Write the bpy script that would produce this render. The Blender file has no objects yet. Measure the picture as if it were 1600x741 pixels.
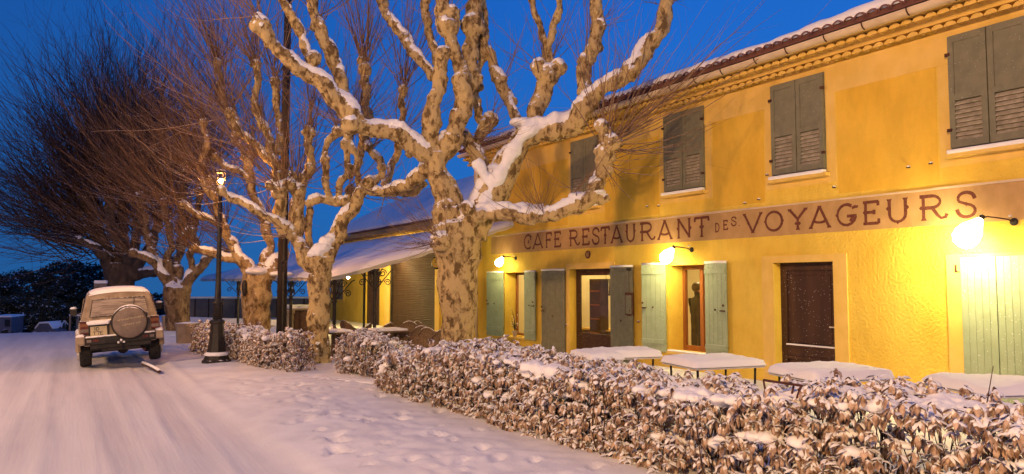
import bpy, bmesh, math, random
import numpy as np
from mathutils import Vector, Matrix
random.seed(7)
rng = np.random.default_rng(11)
PI = math.pi
R = math.radians
SC = bpy.context.scene
COL = SC.collection

# ------------------------------------------------------------------ camera, sky, lights, exposure
FPX, EYE, YAW, PITCH = 1155.0, 1.85, R(30.7), R(3.468)
cd = bpy.data.cameras.new('camera')
cam = bpy.data.objects.new('camera', cd); COL.objects.link(cam)
cam.location = (0, 0, EYE)
cam.rotation_euler = (PI/2 + PITCH, 0, -YAW)
cd.sensor_width = 36.0; cd.lens = 36.0*FPX/1600.0
cd.clip_start = 0.05; cd.clip_end = 3000
SC.camera = cam
SC.view_settings.view_transform = 'Standard'
SC.view_settings.look = 'None'
SC.view_settings.exposure = 0.0
SC.view_settings.gamma = 1.0
SC.render.engine = 'CYCLES'
SC.cycles.use_denoising = True
SC.cycles.max_bounces = 5
SC.cycles.diffuse_bounces = 3
SC.cycles.glossy_bounces = 2
SC.cycles.transmission_bounces = 3
SC.cycles.transparent_max_bounces = 6
SC.cycles.sample_clamp_indirect = 4.0

w = bpy.data.worlds.new('World'); SC.world = w; w.use_nodes = True
nt = w.node_tree; nt.nodes.clear()
out = nt.nodes.new('ShaderNodeOutputWorld')
bg = nt.nodes.new('ShaderNodeBackground')
sky = nt.nodes.new('ShaderNodeTexSky'); sky.sky_type = 'NISHITA'; sky.sun_disc = False
sky.sun_elevation = R(-3.0); sky.sun_rotation = R(200); sky.altitude = 300
tc = nt.nodes.new('ShaderNodeTexCoord'); sp = nt.nodes.new('ShaderNodeSeparateXYZ')
nt.links.new(tc.outputs['Generated'], sp.inputs[0])
cr = nt.nodes.new('ShaderNodeValToRGB')           # deep blue hour: height of the sky above the horizon
e = cr.color_ramp.elements
e[0].position = 0.0; e[0].color = (.020, .125, .380, 1)
e[1].position = 1.0; e[1].color = (.020, .100, .400, 1)
x = e.new(.12); x.color = (.014, .130, .460, 1)
x = e.new(.40); x.color = (.007, .105, .480, 1)
nt.links.new(sp.outputs['Z'], cr.inputs[0])
vm = nt.nodes.new('ShaderNodeMix'); vm.data_type = 'RGBA'; vm.blend_type = 'ADD'; vm.inputs[0].default_value = .03
mrx = nt.nodes.new('ShaderNodeMapRange'); nt.links.new(sp.outputs['X'], mrx.inputs[0])     # the sky is brighter towards the dawn side
mrx.inputs[1].default_value = -.25; mrx.inputs[2].default_value = .65; mrx.inputs[3].default_value = .56; mrx.inputs[4].default_value = 1.05
mlx = nt.nodes.new('ShaderNodeVectorMath'); mlx.operation = 'SCALE'; nt.links.new(cr.outputs[0], mlx.inputs[0]); nt.links.new(mrx.outputs[0], mlx.inputs['Scale'])
nt.links.new(mlx.outputs[0], vm.inputs[6]); nt.links.new(sky.outputs[0], vm.inputs[7])
nt.links.new(vm.outputs[2], bg.inputs[0]); bg.inputs[1].default_value = 1.18
nt.links.new(bg.outputs[0], out.inputs[0])

SODIUM = (1.0, .575, .25)
STREET_LAMPS = [((-6.0, -3.2, 7.6), 10300.0), ((-7.0, 14.5, 7.8), 3600.0)]
def point_light(name, loc, col, watts, size):
    ld = bpy.data.lights.new(name, 'POINT'); ld.color = col; ld.energy = watts; ld.shadow_soft_size = size
    o = bpy.data.objects.new(name, ld); COL.objects.link(o); o.location = loc
    return o

# ------------------------------------------------------------------ pixel <-> place helpers
def ray(px, py):
    a = (px-800.0)/FPX; b = (370.5-py)/FPX
    f = Vector((math.sin(YAW)*math.cos(PITCH), math.cos(YAW)*math.cos(PITCH), math.sin(PITCH)))
    r = Vector((math.cos(YAW), -math.sin(YAW), 0)); u = r.cross(f)
    return f + r*a + u*b
CP = Vector((0, 0, EYE))
def at_depth(px, py, d): return CP + ray(px, py)*d
def at_x(px, py, X):
    r = ray(px, py); return CP + r*(X/r.x)
def at_z(px, py, z=0.0):
    r = ray(px, py); return CP + r*((z-EYE)/r.z)
def at_y(px, py, Y):
    r = ray(px, py); return CP + r*(Y/r.y)

# ------------------------------------------------------------------ object helpers
WL = {}                                   # where each root stands, so that parts can be given in world space
def thing(name, label, cat, loc=(0,0,0), rot=(0,0,0), group=None):
    o = bpy.data.objects.new(name, None); COL.objects.link(o)
    o.location = loc; o.rotation_euler = rot; o.empty_display_size = .1
    o['label'] = label; o['category'] = cat
    if group: o['group'] = group
    WL[o.name] = Vector(loc); return o
def tag(o, label=None, cat=None, group=None, kind=None):
    if label: o['label'] = label
    if cat: o['category'] = cat
    if group: o['group'] = group
    if kind: o['kind'] = kind
    return o
def link_mesh(name, me, mat, parent, world, smooth):
    o = bpy.data.objects.new(name, me); COL.objects.link(o)
    if mat is not None:
        for m in (mat if isinstance(mat, (list, tuple)) else [mat]): me.materials.append(m)
    if parent is not None:
        o.parent = parent
        if world:
            L = WL.get(parent.name, Vector((0,0,0)))
            me.transform(Matrix.Translation(-L))
            WL[o.name] = L
    if smooth:
        me.polygons.foreach_set('use_smooth', [True]*len(me.polygons))
    me.update()
    return o
class MB:
    """collects shapes and links them as one mesh"""
    def __init__(s): s.v = []; s.f = []; s.mi = []; s.m = 0
    def add(s, vs, fs):
        n = len(s.v); s.v += [tuple(p) for p in vs]; s.f += [tuple(i+n for i in f) for f in fs]
        s.mi += [s.m]*len(fs)
    def box(s, c, h, rz=0.0, taper=1.0, rot=None):
        hx, hy, hz = h; vs = []
        for k, (sx, sy, sz) in enumerate([(-1,-1,-1),(1,-1,-1),(1,1,-1),(-1,1,-1),(-1,-1,1),(1,-1,1),(1,1,1),(-1,1,1)]):
            t = taper if sz > 0 else 1
            p = Vector((sx*hx*t, sy*hy*t, sz*hz))
            if rot is not None: p = rot @ p
            elif rz: p = Matrix.Rotation(rz, 3, 'Z') @ p
            vs.append(p+Vector(c))
        s.add(vs, [(0,3,2,1),(4,5,6,7),(0,1,5,4),(1,2,6,5),(2,3,7,6),(3,0,4,7)])
    def span(s, a, b):
        s.box([(a[i]+b[i])/2 for i in range(3)], [abs(b[i]-a[i])/2 for i in range(3)])
    def quad(s, a, b, c, d): s.add([a,b,c,d], [(0,1,2,3)])
    def tube(s, pts, rad, n=8, cap=True):
        pts = [Vector(p) for p in pts]
        if not isinstance(rad, (list, tuple)): rad = [rad]*len(pts)
        up = None; vs = []; fs = []
        for i, p in enumerate(pts):
            t = (pts[min(i+1, len(pts)-1)]-pts[max(i-1, 0)]).normalized()
            if up is None:
                up = t.orthogonal().normalized()
            up = (up - t*up.dot(t))
            up = up.normalized() if up.length > 1e-6 else t.orthogonal().normalized()
            q = t.cross(up)
            for k in range(n):
                a = 2*PI*k/n; vs.append(p+(up*math.cos(a)+q*math.sin(a))*rad[i])
        for i in range(len(pts)-1):
            for k in range(n):
                fs.append((i*n+k, i*n+(k+1)%n, (i+1)*n+(k+1)%n, (i+1)*n+k))
        if cap:
            fs.append(tuple(range(n-1, -1, -1))); fs.append(tuple((len(pts)-1)*n+k for k in range(n)))
        s.add(vs, fs)
    def lathe(s, c, prof, n=20, axis=None, sx=1.0, sy=1.0):
        """prof = [(r, z)...]; axis = direction of the profile's z"""
        M = Matrix.Identity(3) if axis is None else Vector(axis).normalized().to_track_quat('Z', 'Y').to_matrix()
        c = Vector(c); vs = []; fs = []
        for r, z in prof:
            for k in range(n):
                a = 2*PI*k/n; vs.append(c + M @ Vector((r*math.cos(a)*sx, r*math.sin(a)*sy, z)))
        for i in range(len(prof)-1):
            for k in range(n):
                fs.append((i*n+k, i*n+(k+1)%n, (i+1)*n+(k+1)%n, (i+1)*n+k))
        fs.append(tuple(range(n-1, -1, -1))); fs.append(tuple((len(prof)-1)*n+k for k in range(n)))
        s.add(vs, fs)
    def ball(s, c, r, n=12, m=8, sc=(1,1,1), bump=0.0):
        vs = []; fs = []; c = Vector(c); ph = random.random()*10
        for i in range(m+1):
            th = PI*i/m
            for k in range(n):
                a = 2*PI*k/n
                d = Vector((math.sin(th)*math.cos(a), math.sin(th)*math.sin(a), math.cos(th)))
                q = 1+bump*(math.sin(d.x*5+ph)*math.cos(d.y*4-ph)+.6*math.sin(d.z*7+d.x*3+2*ph))
                vs.append(c+Vector((d.x*sc[0], d.y*sc[1], d.z*sc[2]))*r*q)
        for i in range(m):
            for k in range(n):
                fs.append((i*n+k, (i+1)*n+k, (i+1)*n+(k+1)%n, i*n+(k+1)%n))
        s.add(vs, fs)
    def prism(s, poly, d):
        """poly = list of 3D points, pushed along d"""
        n = len(poly); d = Vector(d); a = [Vector(p) for p in poly]
        s.add(a+[p+d for p in a], [tuple(range(n-1,-1,-1)), tuple(range(n, 2*n))]+[(k, (k+1)%n, n+(k+1)%n, n+k) for k in range(n)])
    def build(s, name, mat, parent=None, world=True, smooth=False, bevel=0.0, fix=True):
        me = bpy.data.meshes.new(name); me.from_pydata(s.v, [], s.f)
        if fix:
            bm = bmesh.new(); bm.from_mesh(me)
            bmesh.ops.remove_doubles(bm, verts=bm.verts, dist=1e-6)
            bmesh.ops.recalc_face_normals(bm, faces=bm.faces); bm.to_mesh(me); bm.free()
        if any(s.mi) and len(me.polygons) == len(s.mi): me.polygons.foreach_set('material_index', s.mi)
        o = link_mesh(name, me, mat, parent, world, smooth)
        if bevel:
            m = o.modifiers.new('bevel', 'BEVEL'); m.width = bevel; m.segments = 2; m.limit_method = 'ANGLE'
        return o
def np_mesh(name, V, F, mat, parent=None, world=True, smooth=True):
    """V (n,3) array, F (m,k) array of equal-sized faces"""
    me = bpy.data.meshes.new(name); V = np.asarray(V, dtype=np.float32); F = np.asarray(F, dtype=np.int32)
    m, k = F.shape
    me.vertices.add(len(V)); me.vertices.foreach_set('co', V.ravel())
    me.loops.add(m*k); me.loops.foreach_set('vertex_index', F.ravel())
    me.polygons.add(m); me.polygons.foreach_set('loop_start', np.arange(m, dtype=np.int32)*k)
    me.polygons.foreach_set('loop_total', np.full(m, k, dtype=np.int32))
    me.update(calc_edges=True); me.validate()
    return link_mesh(name, me, mat, parent, world, smooth)
def remesh(o, voxel, smooth_it=2, disp=0.0, dscale=.15, disp2=0.0, dscale2=.05):
    m = o.modifiers.new('remesh', 'REMESH'); m.mode = 'VOXEL'; m.voxel_size = voxel; m.use_smooth_shade = True
    if smooth_it:
        m = o.modifiers.new('smooth', 'SMOOTH'); m.iterations = smooth_it; m.factor = .5
    for k, (dd, ds) in enumerate(((disp, dscale), (disp2, dscale2))):
        if dd:
            tx = bpy.data.textures.new('lumps', 'CLOUDS'); tx.noise_scale = ds; tx.noise_depth = 2
            m = o.modifiers.new('lumps', 'DISPLACE'); m.texture = tx; m.strength = dd; m.mid_level = .5
            m.texture_coords = 'LOCAL'
def vnoise(x, y, seed=0):
    """smooth value noise on arrays, cell size 1"""
    r = np.random.default_rng(seed); T = r.random((256, 256))
    xi = np.floor(x).astype(int); yi = np.floor(y).astype(int); fx = x-xi; fy = y-yi
    fx = fx*fx*(3-2*fx); fy = fy*fy*(3-2*fy)
    a = T[xi % 256, yi % 256]; b = T[(xi+1) % 256, yi % 256]; c = T[xi % 256, (yi+1) % 256]; d = T[(xi+1) % 256, (yi+1) % 256]
    return (a*(1-fx)+b*fx)*(1-fy)+(c*(1-fx)+d*fx)*fy - .5
def copy_tree(o, parent=None):
    c = o.copy(); COL.objects.link(c); c.parent = parent
    for ch in list(o.children): copy_tree(ch, c)
    return c

# ------------------------------------------------------------------ materials
def new_mat(name):
    m = bpy.data.materials.new(name); m.use_nodes = True; t = m.node_tree
    return m, t, t.nodes['Principled BSDF']
def mat(name, c1, c2=None, scale=3.0, rough=.7, bump=0.0, bscale=30.0, snow=0.0, snow_scale=14.0, metal=0.0,
        stretch=(1,1,1), thr=(.35, .65), detail=5.0, spec=.3, specks=0.0, bdist=.01, grime=0.0):
    m, t, p = new_mat(name); N = t.nodes; L = t.links
    tc = N.new('ShaderNodeTexCoord'); mp = N.new('ShaderNodeMapping'); mp.inputs['Scale'].default_value = stretch
    L.new(tc.outputs['Object'], mp.inputs[0])
    no = N.new('ShaderNodeTexNoise'); no.inputs['Scale'].default_value = scale; no.inputs['Detail'].default_value = detail
    L.new(mp.outputs[0], no.inputs[0])
    rp = N.new('ShaderNodeValToRGB'); e = rp.color_ramp.elements
    e[0].position, e[1].position = thr; e[0].color = (*c1, 1); e[1].color = (*(c2 or c1), 1)
    L.new(no.outputs[0], rp.inputs[0]); colour = rp.outputs[0]
    p.inputs['Roughness'].default_value = rough; p.inputs['Metallic'].default_value = metal
    p.inputs['Specular IOR Level'].default_value = spec
    if grime:                                           # rain streaks and faded repairs in the render
        mg = N.new('ShaderNodeMapping'); mg.inputs['Scale'].default_value = (1.2, 1.2, .6); L.new(tc.outputs['Object'], mg.inputs[0])
        ng = N.new('ShaderNodeTexNoise'); ng.inputs['Scale'].default_value = 2.4; ng.inputs['Detail'].default_value = 9; ng.inputs['Roughness'].default_value = .65; L.new(mg.outputs[0], ng.inputs[0])
        rg = N.new('ShaderNodeMapRange'); L.new(ng.outputs[0], rg.inputs[0]); rg.inputs[1].default_value = .40; rg.inputs[2].default_value = .58; rg.inputs[3].default_value = 1-grime; rg.inputs[4].default_value = 1.0
        mg2 = N.new('ShaderNodeVectorMath'); mg2.operation = 'SCALE'; L.new(colour, mg2.inputs[0]); L.new(rg.outputs[0], mg2.inputs['Scale']); colour = mg2.outputs[0]
    if specks:                                          # snowflakes stuck to the surface
        vo = N.new('ShaderNodeTexVoronoi'); vo.inputs['Scale'].default_value = 26; L.new(tc.outputs['Object'], vo.inputs[0])
        n3 = N.new('ShaderNodeTexNoise'); n3.inputs['Scale'].default_value = 2.2; L.new(tc.outputs['Object'], n3.inputs[0])
        ml = N.new('ShaderNodeMath'); ml.operation = 'MULTIPLY'; L.new(n3.outputs[0], ml.inputs[0]); ml.inputs[1].default_value = specks
        ls = N.new('ShaderNodeMath'); ls.operation = 'LESS_THAN'; L.new(vo.outputs['Distance'], ls.inputs[0]); L.new(ml.outputs[0], ls.inputs[1])
        mx = N.new('ShaderNodeMix'); mx.data_type = 'RGBA'; L.new(ls.outputs[0], mx.inputs[0]); L.new(colour, mx.inputs[6]); mx.inputs[7].default_value = (.8,.8,.82,1)
        colour = mx.outputs[2]
    if snow:                                            # snow lying on whatever faces up
        g = N.new('ShaderNodeNewGeometry'); s = N.new('ShaderNodeSeparateXYZ'); L.new(g.outputs['Normal'], s.inputs[0])
        n2 = N.new('ShaderNodeTexNoise'); n2.inputs['Scale'].default_value = snow_scale; n2.inputs['Detail'].default_value = 4
        L.new(tc.outputs['Object'], n2.inputs[0])
        ad = N.new('ShaderNodeMath'); ad.operation = 'MULTIPLY_ADD'; L.new(n2.outputs[0], ad.inputs[0]); ad.inputs[1].default_value = 1.3; L.new(s.outputs['Z'], ad.inputs[2])
        mr = N.new('ShaderNodeMapRange'); L.new(ad.outputs[0], mr.inputs[0])
        mr.inputs[1].default_value = 1.62-snow; mr.inputs[2].default_value = 1.74-snow
        mx = N.new('ShaderNodeMix'); mx.data_type = 'RGBA'; L.new(mr.outputs[0], mx.inputs[0]); L.new(colour, mx.inputs[6]); mx.inputs[7].default_value = (.82,.82,.84,1)
        colour = mx.outputs[2]
    L.new(colour, p.inputs['Base Color'])
    if bump:
        nb = N.new('ShaderNodeTexNoise'); nb.inputs['Scale'].default_value = bscale; nb.inputs['Detail'].default_value = 6
        L.new(mp.outputs[0], nb.inputs[0])
        b = N.new('ShaderNodeBump'); b.inputs['Strength'].default_value = bump; b.inputs['Distance'].default_value = bdist
        L.new(nb.outputs[0], b.inputs['Height']); L.new(b.outputs[0], p.inputs['Normal'])
    return m
def emit_mat(name, col, strength):
    m, t, p = new_mat(name)
    p.inputs['Base Color'].default_value = (*col, 1); p.inputs['Emission Color'].default_value = (*col, 1)
    p.inputs['Emission Strength'].default_value = strength; return m
def glass_mat(name='glass', tint=(1,1,1)):
    m, t, p = new_mat(name); N = t.nodes; L = t.links
    tr = N.new('ShaderNodeBsdfTransparent'); tr.inputs[0].default_value = (*tint, 1)
    gl = N.new('ShaderNodeBsdfGlossy'); gl.inputs['Roughness'].default_value = .03
    mx = N.new('ShaderNodeMixShader'); mx.inputs[0].default_value = .07; L.new(tr.outputs[0], mx.inputs[1]); L.new(gl.outputs[0], mx.inputs[2])
    L.new(mx.outputs[0], N['Material Output'].inputs[0]); return m
def bark_mat(name, light, mid, dark, scale=1.0, a=.50, b=.60, bump=.5):
    """plane-tree bark: pale plates flaked off darker ones"""
    m, t, p = new_mat(name); N = t.nodes; L = t.links
    tc = N.new('ShaderNodeTexCoord'); mp = N.new('ShaderNodeMapping'); mp.inputs['Scale'].default_value = (scale, scale, scale*.6)
    L.new(tc.outputs['Object'], mp.inputs[0])
    n0 = N.new('ShaderNodeTexNoise'); n0.inputs['Scale'].default_value = 5; n0.inputs['Detail'].default_value = 3; L.new(mp.outputs[0], n0.inputs[0])
    vo = N.new('ShaderNodeTexVoronoi'); vo.inputs['Scale'].default_value = 7.5
    mxv = N.new('ShaderNodeMix'); mxv.data_type = 'VECTOR'; mxv.inputs[0].default_value = .13
    L.new(mp.outputs[0], mxv.inputs[4]); L.new(n0.outputs['Color'], mxv.inputs[5]); L.new(mxv.outputs[1], vo.inputs[0])
    sc = N.new('ShaderNodeSeparateColor'); L.new(vo.outputs['Color'], sc.inputs[0])
    n1 = N.new('ShaderNodeTexNoise'); n1.inputs['Scale'].default_value = 7; n1.inputs['Detail'].default_value = 8; n1.inputs['Roughness'].default_value = .62; L.new(mp.outputs[0], n1.inputs[0])
    ad = N.new('ShaderNodeMath'); ad.operation = 'MULTIPLY_ADD'; L.new(sc.outputs[0], ad.inputs[0]); ad.inputs[1].default_value = .22; L.new(n1.outputs[0], ad.inputs[2])
    rp = N.new('ShaderNodeValToRGB'); rp.color_ramp.interpolation = 'LINEAR'; e = rp.color_ramp.elements
    e[0].position = a; e[0].color = (*dark, 1); e[1].position = b+.05; e[1].color = (*light, 1)
    q = e.new(a+.035); q.color = (*mid, 1); q = e.new(b); q.color = (*mid, 1)
    L.new(ad.outputs[0], rp.inputs[0])
    g = N.new('ShaderNodeNewGeometry'); s = N.new('ShaderNodeSeparateXYZ'); L.new(g.outputs['Normal'], s.inputs[0])
    n2 = N.new('ShaderNodeTexNoise'); n2.inputs['Scale'].default_value = 12; n2.inputs['Detail'].default_value = 4; L.new(tc.outputs['Object'], n2.inputs[0])
    a2 = N.new('ShaderNodeMath'); a2.operation = 'MULTIPLY_ADD'; L.new(n2.outputs[0], a2.inputs[0]); a2.inputs[1].default_value = 1.0; L.new(s.outputs['Z'], a2.inputs[2])
    mr = N.new('ShaderNodeMapRange'); L.new(a2.outputs[0], mr.inputs[0]); mr.inputs[1].default_value = .98; mr.inputs[2].default_value = 1.08
    mx = N.new('ShaderNodeMix'); mx.data_type = 'RGBA'; L.new(mr.outputs[0], mx.inputs[0]); L.new(rp.outputs[0], mx.inputs[6]); mx.inputs[7].default_value = (.8,.8,.82,1)
    L.new(mx.outputs[2], p.inputs['Base Color']); p.inputs['Roughness'].default_value = .85; p.inputs['Specular IOR Level'].default_value = .15
    bm_ = N.new('ShaderNodeBump'); bm_.inputs['Strength'].default_value = bump; bm_.inputs['Distance'].default_value = .02
    L.new(rp.outputs[0], bm_.inputs['Height']); L.new(bm_.outputs[0], p.inputs['Normal'])
    return m
M = {}
M['snow'] = mat('snow', (.80,.80,.83), (.86,.86,.87), 3, .75, .35, 22, spec=.2)
M['soft_snow'] = mat('soft_snow', (.82,.82,.84), (.86,.86,.87), 3, .8, .25, 9, spec=.15, bdist=.02)
M['wall'] = mat('ochre_render', (.74,.485,.07), (.81,.58,.10), 1.1, .9, .9, 24, spec=.1, bdist=.022, grime=.10)
M['orange'] = mat('orange_render', (.72,.435,.05), (.79,.50,.07), .8, .9, .35, 30, spec=.1, grime=.12)
M['pale'] = mat('pale_yellow_paint', (.72,.475,.11), (.78,.53,.15), 3, .85, .3, 40, spec=.1, grime=.08)
M['band'] = mat('buff_sign_paint', (.45,.275,.115), (.50,.31,.14), 5, .85, .2, 50, spec=.1, grime=.12)
M['letter'] = mat('russet_lettering', (.105,.028,.018), (.16,.05,.03), 25, .8)
M['grey_shutter'] = mat('grey_green_shutter_paint', (.155,.15,.10), (.195,.185,.125), 8, .6, .1, 60, specks=.13)
M['slat'] = mat('frosted_louvre_slat', (.25,.22,.16), (.40,.35,.27), 12, .7, .2, 60)
M['green_shutter'] = mat('sage_green_shutter_paint', (.27,.33,.22), (.31,.37,.26), 6, .6, .15, 50, snow=.35, specks=.22)
M['brown_wood'] = mat('dark_brown_wood', (.045,.02,.012), (.07,.032,.018), 5, .5, .2, 30, stretch=(1,1,.15), specks=.18)
M['red_wood'] = mat('varnished_red_wood', (.22,.075,.02), (.30,.11,.03), 5, .4, .15, 30, stretch=(1,1,.15))
M['black'] = mat('black_iron', (.014,.012,.012), (.03,.024,.02), 9, .5, .3, 30, snow=.12)
M['rust'] = mat('rusty_iron', (.09,.03,.02), (.05,.02,.015), 20, .7, .3, 60)
M['pole'] = mat('tarred_timber', (.02,.014,.012), (.035,.025,.02), 9, .8, .4, 20, stretch=(1,1,.1))
M['tile'] = mat('roof_tile', (.20,.085,.06), (.14,.06,.05), 5, .8, .3, 30, snow=.3)
M['gutter'] = mat('frosted_gutter', (.66,.52,.36), (.55,.42,.29), 3, .6, .1, 20, snow=.5)
M['bark'] = bark_mat('plane_bark', (.49,.365,.17), (.315,.22,.10), (.14,.09,.038), 1.35, .50, .58)
M['bark_far'] = bark_mat('plane_bark_further', (.44,.325,.175), (.29,.20,.10), (.14,.085,.042), 1.0, .50, .64)
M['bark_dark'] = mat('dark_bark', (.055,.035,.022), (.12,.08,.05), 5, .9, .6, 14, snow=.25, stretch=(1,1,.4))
M['bark_mid'] = bark_mat('darker_plane_bark', (.26,.18,.10), (.17,.11,.06), (.08,.05,.03), .9, .50, .66)  # darker brown variant of the plane bark
M['twig'] = mat('twig_bark', (.17,.10,.06), (.26,.16,.10), 4, .9, snow=.12, snow_scale=25)
M['twig_brown'] = mat('brown_twig_bark', (.085,.045,.025), (.15,.085,.05), 4, .9, snow=.12, snow_scale=25)
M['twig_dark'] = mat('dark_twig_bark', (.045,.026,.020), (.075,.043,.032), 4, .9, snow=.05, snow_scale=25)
M['leaf'] = mat('frosted_leaf', (.14,.075,.04), (.58,.43,.33), 14, .75, .2, 60, snow=.47, snow_scale=26, thr=(.36,.62))
M['stem'] = mat('hedge_stem', (.05,.03,.02), (.09,.05,.03), 9, .9, snow=.2)
M['evergreen'] = mat('evergreen_leaf', (.022,.028,.020), (.045,.05,.038), 2, .9, snow=.20, snow_scale=1.1)
M['concrete'] = mat('weathered_concrete', (.24,.185,.13), (.33,.26,.19), 5, .9, .4, 25, snow=.3)
M['metal_roller'] = mat('roller_shutter_metal', (.042,.021,.012), (.062,.033,.02), 3, .6, .1, 20)
M['fabric'] = mat('canopy_canvas', (.55,.50,.42), (.62,.57,.48), 2, .9, .1, 20)
M['beam'] = mat('eave_timber', (.50,.32,.12), (.38,.24,.10), 5, .8, .3, 20, snow=.1)
M['glass'] = glass_mat()
M['plastic'] = mat('dark_wicker', (.10,.065,.035), (.20,.13,.075), 30, .7, .4, 60, snow=.35)
M['white_metal'] = mat('pale_metal', (.6,.58,.55), (.66,.64,.6), 6, .5)

# ------------------------------------------------------------------ ground: one snow-covered sheet
def fall(X, Y):
    yc = np.where(X < 2.0, 31.0, np.where(X > 4.5, 45.0, 31.0+(X-2.0)/2.5*14.0))
    t = np.clip(Y-yc, 0, None)
    return -np.minimum(t*t*.012, 2.0+t*.035)
FEET = [(2.3+rng.random()*2.0, 3.5+rng.random()*10.5, rng.random()*6.3, (.08+.10*rng.random()**1.5)) for _ in range(95)]
def ground_z(X, Y):
    X = np.asarray(X, float); Y = np.asarray(Y, float)
    z = fall(X, Y)
    near = np.clip((45-Y)/15, 0, 1)*np.clip((Y+8)/6, 0, 1)
    edge = 1.95+.12*np.sin(Y*.35)-.006*np.clip(Y-8, 0, 30)**2*.25
    s = 1/(1+np.exp(-(X-edge)/.10))
    s2 = np.clip((X-edge)/.9, 0, 1)
    z = z+near*(s*.075+s2*.05)
    z = z+near*.035*np.exp(-((X-edge-.08)/.10)**2)*(.6+vnoise(X*2, Y*.9, 3)*1.5)                # ploughed ridge
    road = near*(1-s)
    for xc, wd, dp in ((1.28, .15, .017), (.62, .13, .007), (-.10, .17, .013), (-.9, .2, .009), (-1.9, .16, .011), (-3.2, .2, .009)):
        xs = xc+.10*np.sin(Y*.22+xc*3)+.0018*(Y-6)**2*np.sign(.3-xc)*.3
        z = z-road*dp*np.exp(-((X-xs-.012*vnoise(Y*2.5, Y*0, 61))/wd)**6)*(.8+.8*vnoise(Y*.7, X*0, 62))
        z = z+road*.010*np.exp(-((np.abs(X-xs)-wd*1.45)/.05)**2)*(1+vnoise(X*3, Y*1.5, 31))
    z = z+road*(.012*vnoise(X*7, Y*.6, 5)+.006*vnoise(X*16, Y*1.2, 6))
    z = z+near*(.03*vnoise(X*.8, Y*.8, 7)+.012*vnoise(X*3, Y*3, 8))
    verge = near*s2*np.clip((6.5-X)/1.0, 0, 1)
    dist = np.clip(1-np.abs(X-3.1)/1.4, 0, 1)*np.clip((14.5-Y)/2, 0, 1)
    z = z+verge*(.02*vnoise(X*6, Y*6, 9)+.045*dist*(np.abs(vnoise(X*5, Y*4, 10))-.2)+.035*dist*vnoise(X*11, Y*9, 12)*np.clip(vnoise(X*1.1+4, Y*.6, 14)*4+.6, 0, 1))
    return z
def build_ground():
    xs = np.concatenate([-np.geomspace(500, 9, 26), np.arange(-8.5, -2.5, .13), np.arange(-2.5, 4.9, .045), np.arange(4.9, 11.0, .2), np.geomspace(11.5, 500, 26)])
    ys = np.concatenate([-np.geomspace(300, 3, 16), np.arange(-2.5, 2.5, .4), np.arange(2.5, 17, .055), np.arange(17, 46, .16), np.geomspace(46.5, 1500, 34)])
    X, Y = np.meshgrid(xs, ys); Z = ground_z(X, Y)
    for fx, fy, a, r in FEET:
        c, s = math.cos(a), math.sin(a); dx = (X-fx)*c+(Y-fy)*s; dy = -(X-fx)*s+(Y-fy)*c
        q = (dx/r)**2+(dy/(r*.5))**2
        Z = Z-.045*np.exp(-q*q)+.012*np.exp(-((np.sqrt(q)-1.4)/.3)**2)
    n, m = X.shape; V = np.stack([X, Y, Z], -1).reshape(-1, 3)
    i = np.arange(n*m).reshape(n, m)
    F = np.stack([i[:-1,:-1], i[:-1,1:], i[1:,1:], i[1:,:-1]], -1).reshape(-1, 4)
    mt, t, p = new_mat('ground_snow'); N = t.nodes; L = t.links
    tc = N.new('ShaderNodeTexCoord'); sp = N.new('ShaderNodeSeparateXYZ'); L.new(tc.outputs['Object'], sp.inputs[0])
    mp = N.new('ShaderNodeMapping'); mp.inputs['Scale'].default_value = (1.6, .10, 1); L.new(tc.outputs['Object'], mp.inputs[0])
    no = N.new('ShaderNodeTexNoise'); no.inputs['Scale'].default_value = 1.4; no.inputs['Detail'].default_value = 5; L.new(mp.outputs[0], no.inputs[0])
    rp = N.new('ShaderNodeValToRGB'); e = rp.color_ramp.elements
    e[0].position = .34; e[0].color = (.56,.54,.58,1); e[1].position = .66; e[1].color = (.68,.67,.71,1); L.new(no.outputs[0], rp.inputs[0])
    mr = N.new('ShaderNodeMapRange'); L.new(sp.outputs['X'], mr.inputs[0]); mr.inputs[1].default_value = 1.6; mr.inputs[2].default_value = 2.1
    n2 = N.new('ShaderNodeTexNoise'); n2.inputs['Scale'].default_value = 2.0; L.new(tc.outputs['Object'], n2.inputs[0])
    r2 = N.new('ShaderNodeValToRGB'); e = r2.color_ramp.elements
    e[0].position = .35; e[0].color = (.70,.69,.72,1); e[1].position = .65; e[1].color = (.80,.79,.81,1); L.new(n2.outputs[0], r2.inputs[0])
    mx = N.new('ShaderNodeMix'); mx.data_type = 'RGBA'; L.new(mr.outputs[0], mx.inputs[0]); L.new(rp.outputs[0], mx.inputs[6]); L.new(r2.outputs[0], mx.inputs[7])
    L.new(mx.outputs[2], p.inputs['Base Color']); p.inputs['Roughness'].default_value = .7; p.inputs['Specular IOR Level'].default_value = .25
    nb = N.new('ShaderNodeTexNoise'); nb.inputs['Scale'].default_value = 30; nb.inputs['Detail'].default_value = 8; nb.inputs['Roughness'].default_value = .65; L.new(tc.outputs['Object'], nb.inputs[0])
    b = N.new('ShaderNodeBump'); b.inputs['Strength'].default_value = .35; b.inputs['Distance'].default_value = .015; L.new(nb.outputs[0], b.inputs['Height'])
    b2 = N.new('ShaderNodeBump'); b2.inputs['Strength'].default_value = .12; b2.inputs['Distance'].default_value = .02; L.new(no.outputs[0], b2.inputs['Height']); L.new(b.outputs[0], b2.inputs['Normal'])
    mf = N.new('ShaderNodeMapping'); mf.inputs['Scale'].default_value = (13, .45, 1); L.new(tc.outputs['Object'], mf.inputs[0])      # fine streaks packed by the tyres
    nf = N.new('ShaderNodeTexNoise'); nf.inputs['Scale'].default_value = 1.6; nf.inputs['Detail'].default_value = 4; L.new(mf.outputs[0], nf.inputs[0])
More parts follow.
